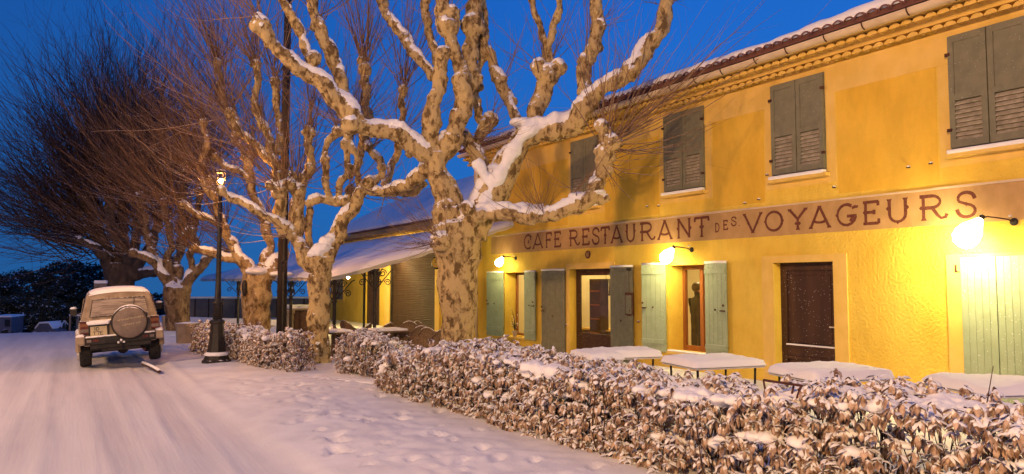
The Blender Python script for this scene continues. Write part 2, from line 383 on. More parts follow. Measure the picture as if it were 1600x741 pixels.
    fl_ = N.new('ShaderNodeMapRange'); L.new(sp.outputs['X'], fl_.inputs[0]); fl_.inputs[1].default_value = 1.5; fl_.inputs[2].default_value = 2.0; fl_.inputs[3].default_value = .30; fl_.inputs[4].default_value = 0.0
    b3_ = N.new('ShaderNodeBump'); b3_.inputs['Distance'].default_value = .02; L.new(fl_.outputs[0], b3_.inputs['Strength']); L.new(nf.outputs[0], b3_.inputs['Height']); L.new(b2.outputs[0], b3_.inputs['Normal'])
    L.new(b3_.outputs[0], p.inputs['Normal'])
    o = np_mesh('ground', V, F, mt); tag(o, kind='structure')
build_ground()
def gz(x, y): return float(ground_z(np.array([x]), np.array([y]))[0])

# ------------------------------------------------------------------ the restaurant
X0 = 10.4                                   # facade plane
YN, YF = 1.2, at_x(741, 400, X0).y          # near (off frame) and far corner
ZE = 5.50                                   # wall top
house = thing('restaurant_building', 'long two storey yellow ochre house with a painted sign and snowy roof', 'building', (X0, YF, 0))
def rect(x1, x2, y1, y2):
    """opening seen between pixel columns x1..x2 and rows y1..y2 (rows taken at the left edge) -> Y and Z bounds"""
    a = at_x(x1, y1, X0); b = at_x(x2, y1, X0); c = at_x(x1, y2, X0)
    return (b.y, a.y, c.z, a.z)             # y near, y far, z low, z high
WUP = [rect(894, 936, 207, 322), rect(1039, 1101, 185, 304), rect(1206, 1289, 133, 286), rect(1482, 1612, 56, 243)]
zu0 = sum(r[2] for r in WUP[1:])/3; zu1 = sum(r[3] for r in WUP[1:])/3
WUP = [(r[0], r[1], zu0, zu1) for r in WUP]
WA = rect(789, 822, 426, 524); DB = rect(890, 956, 421, 560); WC = rect(1043, 1104, 415, 548); DD = rect(1209, 1303, 411, 575); DE = rect(1503, 1640, 401, 590)
DB = (DB[0], DB[1], .06, DB[3]); DD = (DD[0], DD[1], .08, DD[3]); DE = (DE[0], DE[1], .05, DE[3])
OPEN = [WA, DB, WC, DD]
def facade(mb, y0, y1, z0, z1, holes, X, dep=(.4, .25, .46, .25)):
    ys = sorted({y0, y1, *[h[0] for h in holes], *[h[1] for h in holes]}); zs = sorted({z0, z1, *[h[2] for h in holes], *[h[3] for h in holes]})
    for i in range(len(ys)-1):
        for j in range(len(zs)-1):
            yc = (ys[i]+ys[i+1])/2; zc = (zs[j]+zs[j+1])/2
            if any(h[0] < yc < h[1] and h[2] < zc < h[3] for h in holes): continue
            mb.quad((X, ys[i], zs[j]), (X, ys[i], zs[j+1]), (X, ys[i+1], zs[j+1]), (X, ys[i+1], zs[j]))
    for hi, h in enumerate(holes):
        for a, b, c, d in (((h[0],h[2]),(h[1],h[2]),0,0), ((h[1],h[2]),(h[1],h[3]),0,0), ((h[1],h[3]),(h[0],h[3]),0,0), ((h[0],h[3]),(h[0],h[2]),0,0)):
            mb.quad((X, a[0], a[1]), (X, b[0], b[1]), (X+dep[hi % 4], b[0], b[1]), (X+dep[hi % 4], a[0], a[1]))
mb = MB(); facade(mb, YN, YF, -.3, ZE, OPEN, X0)
mb.quad((X0, YF, -.3), (X0, YF, ZE), (X0+9, YF, ZE), (X0+9, YF, -.3))
mb.quad((X0, YN, -.3), (X0+9, YN, -.3), (X0+9, YN, ZE), (X0, YN, ZE))
mb.quad((X0+9, YN, -.3), (X0+9, YF, -.3), (X0+9, YF, ZE), (X0+9, YN, ZE))
mb.add([(X0, YF, ZE), (X0+9, YF, ZE), (X0+4.5, YF, ZE+1.4)], [(0,1,2)])
mb.add([(X0, YN, ZE), (X0+9, YN, ZE), (X0+4.5, YN, ZE+1.4)], [(0,1,2)])
mb.build('wall', M['wall'], house, fix=False)
# orange fields and the pale bands round the upper windows
SB0 = (at_x(1150, 371, X0).z+at_x(800, 397, X0).z+at_x(1560, 345.4, X0).z)/3; SB1 = (at_x(1150, 328.7, X0).z+at_x(800, 368.5, X0).z+at_x(1560, 285, X0).z)/3
ff = sorted([(r[0]-.20, r[1]+.20) for r in WUP]); prev = YN+.3
zt = ZE-.62; zb = SB1+.10
for a, b in ff+[(YF-.35, YF)]:
    if a > prev: mb = MB(); mb.span((X0-.004, prev, zb), (X0, a, zt)); mb.build('orange_field', M['orange'], house)
    prev = b
for r in WUP: mb = MB(); mb.span((X0-.006, r[0]-.17, r[2]-.16), (X0, r[0], r[3]+.17)); mb.span((X0-.006, r[1], r[2]-.16), (X0, r[1]+.17, r[3]+.17)); mb.span((X0-.006, r[0], r[2]-.16), (X0, r[1], r[2])); mb.span((X0-.006, r[0], r[3]), (X0, r[1], r[3]+.17)); mb.build('window_surround', M['pale'], house)
def surround(h, wd, name='door_surround', top=.2):
    mb = MB(); mb.span((X0-.03, h[0]-wd, 0), (X0-.0, h[0], h[3]+top)); mb.span((X0-.03, h[1], 0), (X0, h[1]+wd, h[3]+top)); mb.span((X0-.03, h[0], h[3]), (X0, h[1], h[3]+top))
    mb.build(name, M['pale'], house)
surround(DD, .24, top=.12); surround(DE, .20, top=.03)
surround(DB, .10, top=.14)
# closed louvred shutters upstairs
def closed_window(r):
    y0, y1, z0, z1 = r; ym = (y0+y1)/2; wn = MB()
    wn.span((X0-.02, y0, z0), (X0-.001, y1, z1)); w_ = wn.build('window', M['grey_shutter'], house)
    for a, b in ((y0+.01, ym-.008), (ym+.008, y1-.01)):
        s = MB(); zl = z0+.08; zh = z1-.02; st = .075; zm = z0+(z1-z0)*.46
        for q in ((a, a+st), (b-st, b)): s.span((X0-.065, q[0], zl), (X0-.022, q[1], zh))
        s.span((X0-.065, a+st, zl), (X0-.022, b-st, zl+.10)); s.span((X0-.065, a+st, zh-.09), (X0-.022, b-st, zh)); s.span((X0-.065, a+st, zm-.03), (X0-.022, b-st, zm+.05))
        s.span((X0-.052, a+st, zm+.05), (X0-.022, b-st, zh-.09))
        k = zl+.10; s.m = 1
        while k < zm-.05:
            s.add([(X0-.063, a+st, k), (X0-.063, b-st, k), (X0-.030, b-st, k+.045), (X0-.030, a+st, k+.045), (X0-.055, a+st, k-.012), (X0-.055, b-st, k-.012), (X0-.024, b-st, k+.033), (X0-.024, a+st, k+.033)],
                  [(0,1,2,3), (4,7,6,5), (0,4,5,1), (1,5,6,2), (2,6,7,3), (3,7,4,0)]); k += .062
        s.build('shutter', [M['grey_shutter'], M['slat']], w_, fix=False)
        h = MB()
        for zz in (zl+.25, zh-.25):
            e_ = a if a < ym-.1 and a < (y0+y1)/2-.1 and a == y0+.01 else b
            h.box((X0-.07, e_, zz), (.02, .03, .02))
        h.build('hinge', M['rust'], w_)
    s = MB(); s.span((X0-.12, y0-.05, z0-.05), (X0, y1+.05, z0)); s.build('sill', M['pale'], w_)
    s = MB(); s.box((X0-.085, ym, z0+.025), (.05, (y1-y0)/2+.02, .03)); s.build('sill_snow', M['soft_snow'], w_, bevel=.02)
for r in WUP: closed_window(r)
# board shutters folded back on the ground floor
def board_shutter(parent, y0, y1, z0, z1, m, tilt=0.0, hinge_far=True):
    """one leaf lying against the wall; tilt lifts its free edge off the wall"""
    s = MB(); n = max(3, int((y1-y0)/.11)); L_ = y1-y0
    hy = y1 if hinge_far else y0; sg = -1 if hinge_far else 1
    def P(u, off, z):                       # u metres from the hinge, off metres off the leaf
        return (X0-.035-math.sin(tilt)*u-off*math.cos(tilt), hy+sg*u*math.cos(tilt)-sg*off*math.sin(tilt)*0, z)
    def slab(u0, u1, o0, o1, za, zb_):
        s.add([P(u0,o0,za),P(u1,o0,za),P(u1,o1,za),P(u0,o1,za),P(u0,o0,zb_),P(u1,o0,zb_),P(u1,o1,zb_),P(u0,o1,zb_)], [(0,3,2,1),(4,5,6,7),(0,1,5,4),(1,2,6,5),(2,3,7,6),(3,0,4,7)])
    for k in range(n): slab(L_*k/n+.003, L_*(k+1)/n-.003, .004, .034, z0, z1)
    slab(.005, L_-.005, 0, .004, z0, z1)
    slab(.01, L_-.01, .034, .055, z0+.16, z0+.25); slab(.01, L_-.01, .034, .055, z1-.20, z1-.11)
    o = s.build('shutter', m, parent)
    h = MB(); c = P(L_-.08, .06, (z0+z1)/2); h.box(c, (.02, .05, .012)); h.ball(P(L_-.05, .07, (z0+z1)/2+.1), .022, 8, 6); h.ball(P(L_*.5, .05, z0+.9 if z1-z0>1.5 else z0+.5), .018, 8, 6)
    h.build('latch', M['rust'], o)
    h = MB(); slabz = z1; c1 = P(0, .02, slabz+.012); c2 = P(L_, .02, slabz+.012)
    h.tube([c1, ((c1[0]+c2[0])/2, (c1[1]+c2[1])/2, slabz+.018), c2], .026, 8); h.build('snow', M['soft_snow'], o, smooth=True)
    return o
def leafy(x1, x2, ytop, ybot): return rect(x1, x2, ytop, ybot)
def glazed(h, nm, frame_m, mull=1, depth=.12, rail=.0, fw=.07, parent=house):
    y0, y1, z0, z1 = h; f = MB(); X = X0+depth
    f.span((X, y0, z0), (X+.06, y0+fw, z1)); f.span((X, y1-fw, z0), (X+.06, y1, z1)); f.span((X, y0+fw, z1-fw), (X+.06, y1-fw, z1)); f.span((X, y0+fw, z0), (X+.06, y1-fw, z0+fw+rail))
    for k in range(mull):
        yc = y0+(y1-y0)*(k+1)/(mull+1); f.span((X-.01, yc-.045, z0+fw+rail), (X+.07, yc+.045, z1-fw))
    o = f.build(nm, frame_m, parent, bevel=.006)
    g = MB(); g.quad((X+.03, y0+fw, z0+fw+rail), (X+.03, y0+fw, z1-fw), (X+.03, y1-fw, z1-fw), (X+.03, y1-fw, z0+fw+rail)); g.build('pane', M['glass'], o)
    return o
wa = glazed(WA, 'window', M['red_wood'], 1, .35)
zA0, zA1 = WA[2]-.03, WA[3]
q = rect(770, 788, 426, 524); board_shutter(wa, WA[1]+.01, q[1], zA0, zA1, M['green_shutter'], R(12), False)
q = rect(821, 841, 426, 524); board_shutter(wa, q[0], WA[0]-.01, zA0, zA1, M['green_shutter'], R(4), True)
s = MB(); s.span((X0-.07, WA[0]-.0, WA[2]-.05), (X0+.34, WA[1]+.0, WA[2]-.002)); s.build('sill', M['pale'], wa)
db = glazed(DB, 'door', M['brown_wood'], 0, .19, .42, .15)
h = MB(); h.tube([(X0+.19, DB[0]+.09, 1.0), (X0+.13, DB[0]+.09, 1.0), (X0+.13, DB[0]+.2, 1.0)], .012, 6); h.build('handle', M['white_metal'], db)
q = rect(852, 888, 421, 560); board_shutter(db, DB[1]+.13, q[1], .1, DB[3]-.02, M['grey_shutter'], R(3), False)
q = rect(958, 994, 416, 560); dbr = board_shutter(db, q[0], DB[0]-.02, .1, DB[3]+.02, M['grey_shutter'], R(3), True)
wc = glazed(WC, 'window', M['red_wood'], 1, .40, .02, .085)
zC0, zC1 = WC[2]-.03, WC[3]+.02
q = rect(1013, 1043, 413, 545); board_shutter(wc, WC[1]+.01, q[1], zC0, zC1, M['green_shutter'], R(14), False)
q = rect(1104, 1141, 413, 545); board_shutter(wc, q[0], WC[0]-.01, zC0, zC1, M['green_shutter'], R(5), True)
s = MB(); s.span((X0-.07, WC[0]-.0, WC[2]-.05), (X0+.39, WC[1]+.0, WC[2]-.002)); s.build('sill', M['pale'], wc)
s = MB(); s.box((X0-.01, (WC[0]+WC[1])/2, WC[2]+.015), (.055, (WC[1]-WC[0])/2-.02, .018)); s.build('sill_snow', M['soft_snow'], wc, bevel=.015)
# plain brown panelled door
s = MB(); y0, y1, z0, z1 = DD; X = X0+.19
s.span((X, y0, z0), (X+.05, y1, z1))
for a, b, c, d in ((y0, y0+.12, z0, z1), (y1-.12, y1, z0, z1), (y0+.12, y1-.12, z1-.14, z1), (y0+.12, y1-.12, z0, z0+.14), (y0+.12, y1-.12, z0+.52, z0+.66)):
    s.span((X-.03, a, c), (X, b, d))
s.span((X-.045, y0+.10, z0+.66), (X-.0, y1-.10, z0+.70)); s.span((X-.045, y0+.10, z0+.46), (X, y1-.10, z0+.52)); s.span((X-.018, y0+.2, z0+.74), (X, y1-.2, z1-.22))
dd = s.build('door', M['brown_wood'], house, bevel=.006)
h = MB(); h.tube([(X-.03, y0+.07, 1.12), (X-.07, y0+.07, 1.12), (X-.07, y0+.2, 1.12)], .011, 6); h.box((X-.035, y0+.07, 1.08), (.006, .02, .09)); h.build('handle', M['white_metal'], dd)
s = MB(); s.box((X-.045, (y0+y1)/2, z0+.712), (.018, (y1-y0)/2-.12, .012)); s.build('rail_snow', M['soft_snow'], dd)
s = MB(); s.span((X0-.25, DD[0]-.1, -.05), (X0-.03, DD[1]+.1, DD[2]-.01)); s.build('doorstep', M['concrete'], house)
# wide green double door at the near end
y0, y1, z0, z1 = DE
de = MB(); de.span((X0-.012, y0, z0), (X0-.001, y1, z1)); de = de.build('door', M['green_shutter'], house)
nl = 2; wl = (at_x(1503, 450, X0).y-at_x(1558, 450, X0).y)
yy = y1
while yy > y0+.2:
    s = MB(); a = max(y0+.01, yy-wl); n = 5
    for k in range(n): s.span((X0-.05, a+(yy-a)*k/n+.002, z0), (X0-.014, a+(yy-a)*(k+1)/n-.002, z1-.01))
    s.build('door_leaf', M['green_shutter'], de); yy = a-.008
h = MB(); h.box((X0-.035, y1+.07, z1-.16), (.006, .012, .05)); h.box((X0-.037, y1+.055, z1-.205), (.006, .025, .008)); h.build('catch', M['rust'], de)

# ---------------- painted sign
band = MB(); band.span((X0-.006, YN, SB0), (X0-.0005, at_x(768, 400, X0).y, SB1)); band = band.build('sign_band', M['band'], house)
tag(band, label='buff painted sign band reading CAFE RESTAURANT DES. VOYAGEURS')
s = MB(); yy = YN
while yy < at_x(768, 400, X0).y:
    L_ = .3+random.random()*.9; s.span((X0-.022, yy, SB1-.002+random.uniform(-.004, .004)), (X0-.004, min(yy+L_, at_x(768,400,X0).y), SB1+.020+random.uniform(0, .012))); yy += L_
s.build('band_moulding', M['gutter'], band)
# letters: strokes on a 0..1 by 0..1 cell; numbers are u, v ; flare = little slab serif
def arc(cx, cy, rx, ry, a0, a1, n=12):
    return [(cx+rx*math.cos(R(a0+(a1-a0)*k/n)), cy+ry*math.sin(R(a0+(a1-a0)*k/n))) for k in range(n+1)]
GL = {
 'C': dict(s=[arc(.55,.5,.42,.46,48,312), [(.80,.62),(.86,.86)], [(.55,.60),(.62,.50),(.52,.42)]], f=[(.86,.86)], d=[(.12,.5)]),
 'A': dict(s=[[(.5,.98),(.14,.03)], [(.5,.98),(.86,.03)], arc(.5,.42,.27,.16,200,340,6)], t=1, f=[(.14,.03),(.86,.03),(.5,.98)], d=[(.24,.32),(.76,.32)]),
 'F': dict(s=[[(.25,.02),(.25,.98)], [(.25,.95),(.88,.95)], [(.25,.52),(.70,.52)], [(.86,.98),(.86,.76)], [(.70,.62),(.70,.42)]], f=[(.25,.03)], d=[(.18,.52)]),
 'E': dict(s=[[(.25,.02),(.25,.98)], [(.12,.95),(.88,.95)], [(.25,.52),(.66,.52)], [(.12,.05),(.88,.05)], [(.86,.97),(.86,.78)], [(.88,.03),(.88,.24)], [(.66,.62),(.66,.42)]], f=[], d=[(.18,.52)]),
 'R': dict(s=[[(.22,.02),(.22,.98)], [(.10,.95),(.5,.95)]+arc(.5,.72,.26,.23,90,-90,8)+[(.22,.49)], [(.50,.49),(.66,.20),(.78,.06),(.92,.10),(.96,.22)]], f=[(.22,.03)], d=[(.14,.5)]),
 'S': dict(s=[[(.84,.70)]+arc(.5,.74,.32,.22,20,210,9)+[(.5,.52)]+arc(.5,.27,.34,.24,60,-160,9)+[(.12,.34)]], f=[], d=[(.5,.52)]),
 'T': dict(s=[[(.5,.02),(.5,.95)], [(.08,.94),(.92,.94)], [(.10,.97),(.08,.76)], [(.90,.97),(.92,.76)]], f=[(.5,.03)], d=[(.42,.5),(.58,.5)]),
 'U': dict(s=[[(.20,.95),(.20,.36)]+arc(.5,.36,.30,.32,180,360,8)+[(.80,.95)]], f=[(.20,.96),(.80,.96)], d=[(.13,.6),(.87,.6),(.5,.02)]),
 'N': dict(s=[[(.18,.02),(.18,.96)], [(.18,.96),(.80,.06)], [(.80,.02),(.80,.96)]], f=[(.18,.03),(.18,.97),(.80,.97)], d=[(.12,.5),(.87,.5)]),
 'D': dict(s=[[(.22,.02),(.22,.98)], [(.10,.95),(.45,.95)]+arc(.45,.5,.38,.45,90,-90,10)+[(.10,.05)]], f=[], d=[]),
 'V': dict(s=[[(.14,.96),(.5,.03)], [(.86,.96),(.5,.03)]], f=[(.14,.96),(.86,.96),(.5,.03)], d=[(.30,.5),(.70,.5)]),
 'O': dict(s=[arc(.5,.5,.40,.45,0,360,20)], f=[], d=[(.07,.5),(.93,.5)]),
 'Y': dict(s=[[(.14,.96),(.5,.50)], [(.86,.96),(.5,.50)], [(.5,.52),(.5,.03)]], f=[(.14,.96),(.86,.96),(.5,.03)], d=[(.42,.3),(.58,.3)]),
 'G': dict(s=[arc(.5,.5,.40,.45,55,350), [(.94,.44),(.52,.44)], [(.74,.78),(.92,.84)], [(.78,.44),(.66,.20)]], f=[(.92,.84)], d=[(.08,.5)]),
 '.': dict(s=[[(.4,.02),(.4,.10)]], f=[], d=[]),
}
sign_k = [0]
def glyph(mb, ch, ya, yb, z0, z1, wk=.13):
    g = GL[ch]; W_ = ya-yb; H_ = z1-z0
    def P(u, v): return (ya-u*W_, z0+v*H_)
    sw = wk*H_*.5
    def ribbon(pts, w1):
        sign_k[0] += 1; X = X0-.0068-.00012*(sign_k[0] % 14); pts = [Vector((*P(*p), 0)) for p in pts]; vs = []
        for i, p in enumerate(pts):
            t = (pts[min(i+1, len(pts)-1)]-pts[max(i-1, 0)]).normalized(); n = Vector((-t.y, t.x, 0))*(w1[i] if isinstance(w1, list) else w1)
            vs += [(X, p.x+n.x, p.y+n.y), (X, p.x-n.x, p.y-n.y)]
        mb.add(vs, [(2*i, 2*i+1, 2*i+3, 2*i+2) for i in range(len(pts)-1)])
    for st in g['s']:
        n = len(st); ribbon(st, [sw*(.78+.35*abs(2*i/(max(n-1, 1))-1)) if n > 4 else sw for i in range(n)])
    for u, v in g['f']:
        sg = 1 if v > .5 else -1; c = P(u, v); hw = sw*1.9
        sign_k[0] += 1; X = X0-.0068-.00012*(sign_k[0] % 14)
        mb.add([(X, c[0]-hw, c[1]+sg*sw*.5), (X, c[0]+hw, c[1]+sg*sw*.5), (X, c[0]+hw*.5, c[1]-sg*sw*1.3), (X, c[0]-hw*.5, c[1]-sg*sw*1.3)], [(0,1,2,3)])
    for u, v in g['d']:
        c = P(u, v); r_ = sw*1.25; sign_k[0] += 1; X = X0-.0068-.00012*(sign_k[0] % 14)
        mb.add([(X, c[0]-r_, c[1]), (X, c[0], c[1]+r_*1.1), (X, c[0]+r_, c[1]), (X, c[0], c[1]-r_*1.1)], [(0,1,2,3)])
TXT = [('C',817.8,832),('A',831,850.5),('F',851.5,863.5),('E',864.5,878),('R',888,906.5),('E',908,922.5),('S',924,938.5),('T',938.5,953.5),('A',953,975),('U',976.5,995),('R',998,1024.5),('A',1025.5,1053),('N',1056,1083),('T',1084,1110),
       ('V',1159,1195),('O',1194,1226),('Y',1230,1265),('A',1262,1302),('G',1306,1342),('E',1346,1378),('U',1383,1425),('R',1434,1483),('S',1492,1532)]
bh = SB1-SB0
lt = MB()
for i, (ch, a, b) in enumerate(TXT):
    lo, hi = (.14, .93) if i < 14 else (.15, .87)
    glyph(lt, ch, at_x(a, 360, X0).y, at_x(b, 360, X0).y, SB0+bh*lo, SB0+bh*hi)
for ch, a, b, lo, hi in (('D',1117,1125.5,.28,.62), ('E',1129.5,1138.5,.34,.70), ('S',1142,1152.5,.46,.80), ('.',1154,1158,.44,.8)):
    glyph(lt, ch, at_x(a, 360, X0).y, at_x(b, 360, X0).y, SB0+bh*lo, SB0+bh*hi, .15)
lt.build('lettering', M['letter'], band, fix=False)

# ---------------- cornice, gutter, roof
cn = MB(); XC = X0-.20; nrow = 2
for r_ in range(nrow):
    zc = ZE-.13+r_*.15; prot = .16+r_*.15; yy = YN
    cn.span((X0-prot+.02, YN, zc+.07), (X0+.0, YF+.12, zc+.14))
    while yy < YF+.1:
        pts = [(X0-prot, yy+.085+.085*math.cos(PI*k/6), zc-.01+.065*math.sin(PI*k/6)) for k in range(7)]
        inn = [(X0-prot, yy+.085+.065*math.cos(PI*k/6), zc-.01+.048*math.sin(PI*k/6)) for k in range(7)]
        n0 = len(cn.v); cn.v += pts+inn+[(X0, p[1], p[2]) for p in pts]
        for k in range(6): cn.f += [(n0+k, n0+k+1, n0+8+k, n0+7+k), (n0+k, n0+14+k, n0+15+k, n0+k+1)]; cn.mi += [0, 0]
        cn.add([(X0-prot+.004, p[1], p[2]) for p in inn], [tuple(range(7))])
        yy += .175
cn.build('cornice', M['pale'], house, fix=False)
cn = MB(); cn.span((X0-.012, YN, ZE-.62), (X0-.001, YF, ZE-.16)); cn.span((X0-.40, YN, ZE+.10), (X0, YF+.1, ZE+.13)); cn.span((X0-.15, YN, ZE-.02), (X0, YF+.1, ZE+.08)); cn.build('frieze', M['pale'], house)
EX = X0-.42
gut = MB(); n = 8; prof = [(EX-.02+.085*math.cos(PI+PI*k/n), ZE+.16+.085*math.sin(PI+PI*k/n)) for k in range(n+1)]
gut.prism([(p[0], YN, p[1]) for p in prof], (0, YF+.15-YN, 0))
rf = MB()
for sgn in (1,):
    a = (EX, YN-.2, ZE+.22); b = (EX, YF+.2, ZE+.22); c = (X0+4.5, YF+.2, ZE+.22+.31*(X0+4.5-EX)); d = (X0+4.5, YN-.2, c[2])
    rf.prism([a, b, c, d], (0, 0, .08))
    e1 = (X0+9.4, YF+.2, ZE+.22); e2 = (X0+9.4, YN-.2, ZE+.22); rf.prism([(c[0]+.002, c[1], c[2]), (e1[0], e1[1], e1[2]), e2, (d[0]+.002, d[1], d[2])], (0, 0, .08))
roof = rf.build('roof', M['tile'], house)
gt = gut.build('gutter', M['gutter'], roof, smooth=False)
ys = [at_x(px, 100, EX).y for px in (950, 990, 1018, 1052, 1090, 1132, 1185, 1234, 1295, 1355, 1426, 1501, 1590)]
for yv in ys:
    bk = MB()
    bk.tube([(EX-.02+.10*math.cos(a), yv, ZE+.165+.10*math.sin(a)) for a in [PI*1.02+PI*.42*k/6 for k in range(7)]], .010, 6)
    bk.build('gutter_bracket', M['rust'], gt)
tl = MB(); yy = YN
while yy < YF+.2:
    dx = EX-.06+random.uniform(-.01, .01)
    prof = [(yy+.09+.09*math.cos(PI*k/6), ZE+.265+.075*math.sin(PI*k/6)) for k in range(7)]
    vs = [(dx, p[0], p[1]) for p in prof]+[(dx+.45, p[0], p[1]+.14) for p in prof]+[(dx, yy+.09+(p[0]-yy-.09)*.75, p[1]-.02) for p in prof]
    tl.add(vs, [(k, k+1, 8+k, 7+k) for k in range(6)]+[(k, k+1, 15+k, 14+k) for k in range(6)]); yy += .19
tl.build('eave_tile', M['tile'], roof, fix=False)
# roof snow: thick blanket with an uneven lip
ys_ = np.arange(YN-.2, YF+.25, .06); th = .10+.05*vnoise(ys_*1.3, ys_*0, 21)+.035*vnoise(ys_*5, ys_*0, 22)
lip = EX-.01+.05*vnoise(ys_*3, ys_*0, 23)
cols = []
for dx, fz in ((.0, -.02), (-.03, .35), (.02, .85), (.10, 1.0), (.4, 1.05), (1.5, 1.1), (5.0, 1.1)):
    Xc = lip+dx if dx < 4 else np.full_like(ys_, X0+4.6); base = ZE+.31+.31*(Xc-EX)
    cols.append(np.stack([Xc, ys_, base+th*fz*1.25], -1))
V = np.stack(cols, 1); n, m = V.shape[:2]; i = np.arange(n*m).reshape(n, m)
np_mesh('roof_snow', V.reshape(-1, 3), np.stack([i[:-1,:-1], i[1:,:-1], i[1:,1:], i[:-1,1:]], -1).reshape(-1, 4), M['soft_snow'], roof)
dp = MB(); pd = at_x(748, 480, X0); dp.tube([(X0-.08, pd.y, ZE+.0), (X0-.08, pd.y, 0)], .045, 8); dp.build('downpipe', M['gutter'], house, smooth=True)

# ---------------- room behind the glass
M['interior'] = mat('interior_wall', (.62,.50,.28), (.68,.56,.32), 2, .8)
M['dark_wood'] = mat('bar_wood', (.05,.03,.02), (.09,.05,.03), 3, .5)
rm = MB(); ry0, ry1 = WC[0]-.5, WA[1]+.8
rm.quad((X0+2.6, ry0, 0), (X0+2.6, ry1, 0), (X0+2.6, ry1, 2.6), (X0+2.6, ry0, 2.6)); rm.quad((X0+.47, ry0, 0), (X0+2.6, ry0, 0), (X0+2.6, ry0, 2.6), (X0+.47, ry0, 2.6)); rm.quad((X0+.25, ry1, 0), (X0+.25, ry1, 2.6), (X0+2.6, ry1, 2.6), (X0+2.6, ry1, 0))
rm.quad((X0+.25, ry0, 2.6), (X0+2.6, ry0, 2.6), (X0+2.6, ry1, 2.6), (X0+.25, ry1, 2.6)); rm.quad((X0+.25, ry0, .02), (X0+.25, ry1, .02), (X0+2.6, ry1, .02), (X0+2.6, ry0, .02))
rm.build('interior_wall', M['interior'], house, fix=False)
for nm, yc in (('room', (WC[0]+WC[1])/2+.9), ('room', (DB[0]+DB[1])/2+1.2), ('room', (WA[0]+WA[1])/2)):
    point_light('ceiling_light', (X0+1.5, yc, 2.3), (1.0, .82, .42), 60, .12)

# ------------------------------------------------------------------ inside: bar counter, picture, person
M['glass_bottle'] = mat('bottle_glass', (.03,.08,.04), None, 3, .1, spec=.6)
def interior():
    X = X0+1.3; a = at_x(912, 500, X); b = at_x(956, 500, X); z = at_x(935, 516, X).z
    t = thing('bar_counter', 'dark wooden counter seen through the glass of the cafe door', 'counter', (X, b.y, 0))
    m = MB(); m.span((X-.1, b.y, .02), (X+.3, a.y, z)); m.build('cabinet', M['dark_wood'], t)
    m = MB(); m.span((X-.14, b.y-.03, z+.001), (X+.34, a.y+.03, z+.04)); m.build('worktop', M['pale'], t)
    X = X0+1.0; a = at_x(921, 440, X); b = at_x(938, 440, X); z = at_x(930, 436, X).z
    t = thing('shelf', 'tall dark cabinet standing behind the cafe door glass', 'cabinet', (X, b.y, 0)); m = MB(); m.span((X, b.y, .02), (X+.25, a.y, z)); m.build('cabinet', M['dark_wood'], t)
    m = MB()
    for k in range(4): m.span((X-.03, b.y+.03, .55+k*.35), (X-.002, a.y-.03, .58+k*.35))
    m.build('shelf_board', M['red_wood'], t)
    X = X0+1.6; a = at_x(940, 440, X); b = at_x(953, 440, X); z0 = at_x(945, 462, X).z; z1 = at_x(945, 436, X).z
    t = thing('hanging_picture', 'dark framed picture seen in the top right of the cafe door glass', 'picture', (X, b.y, z0))
    m = MB(); m.span((X, b.y, z0), (X+.03, a.y, z1)); m.build('frame', M['dark_wood'], t)
    m = MB(); m.span((X-.01, b.y+.03, z0+.04), (X-.001, a.y-.03, z1-.04)); m.build('print', mat('faded_print', (.35,.28,.15), (.08,.1,.07), 9, .7), t)
    m = MB(); m.tube([(X+.015, (a.y+b.y)/2, z1), (X+.015, (a.y+b.y)/2, 2.59)], .004, 4); m.build('cord', M['black'], t)
interior()
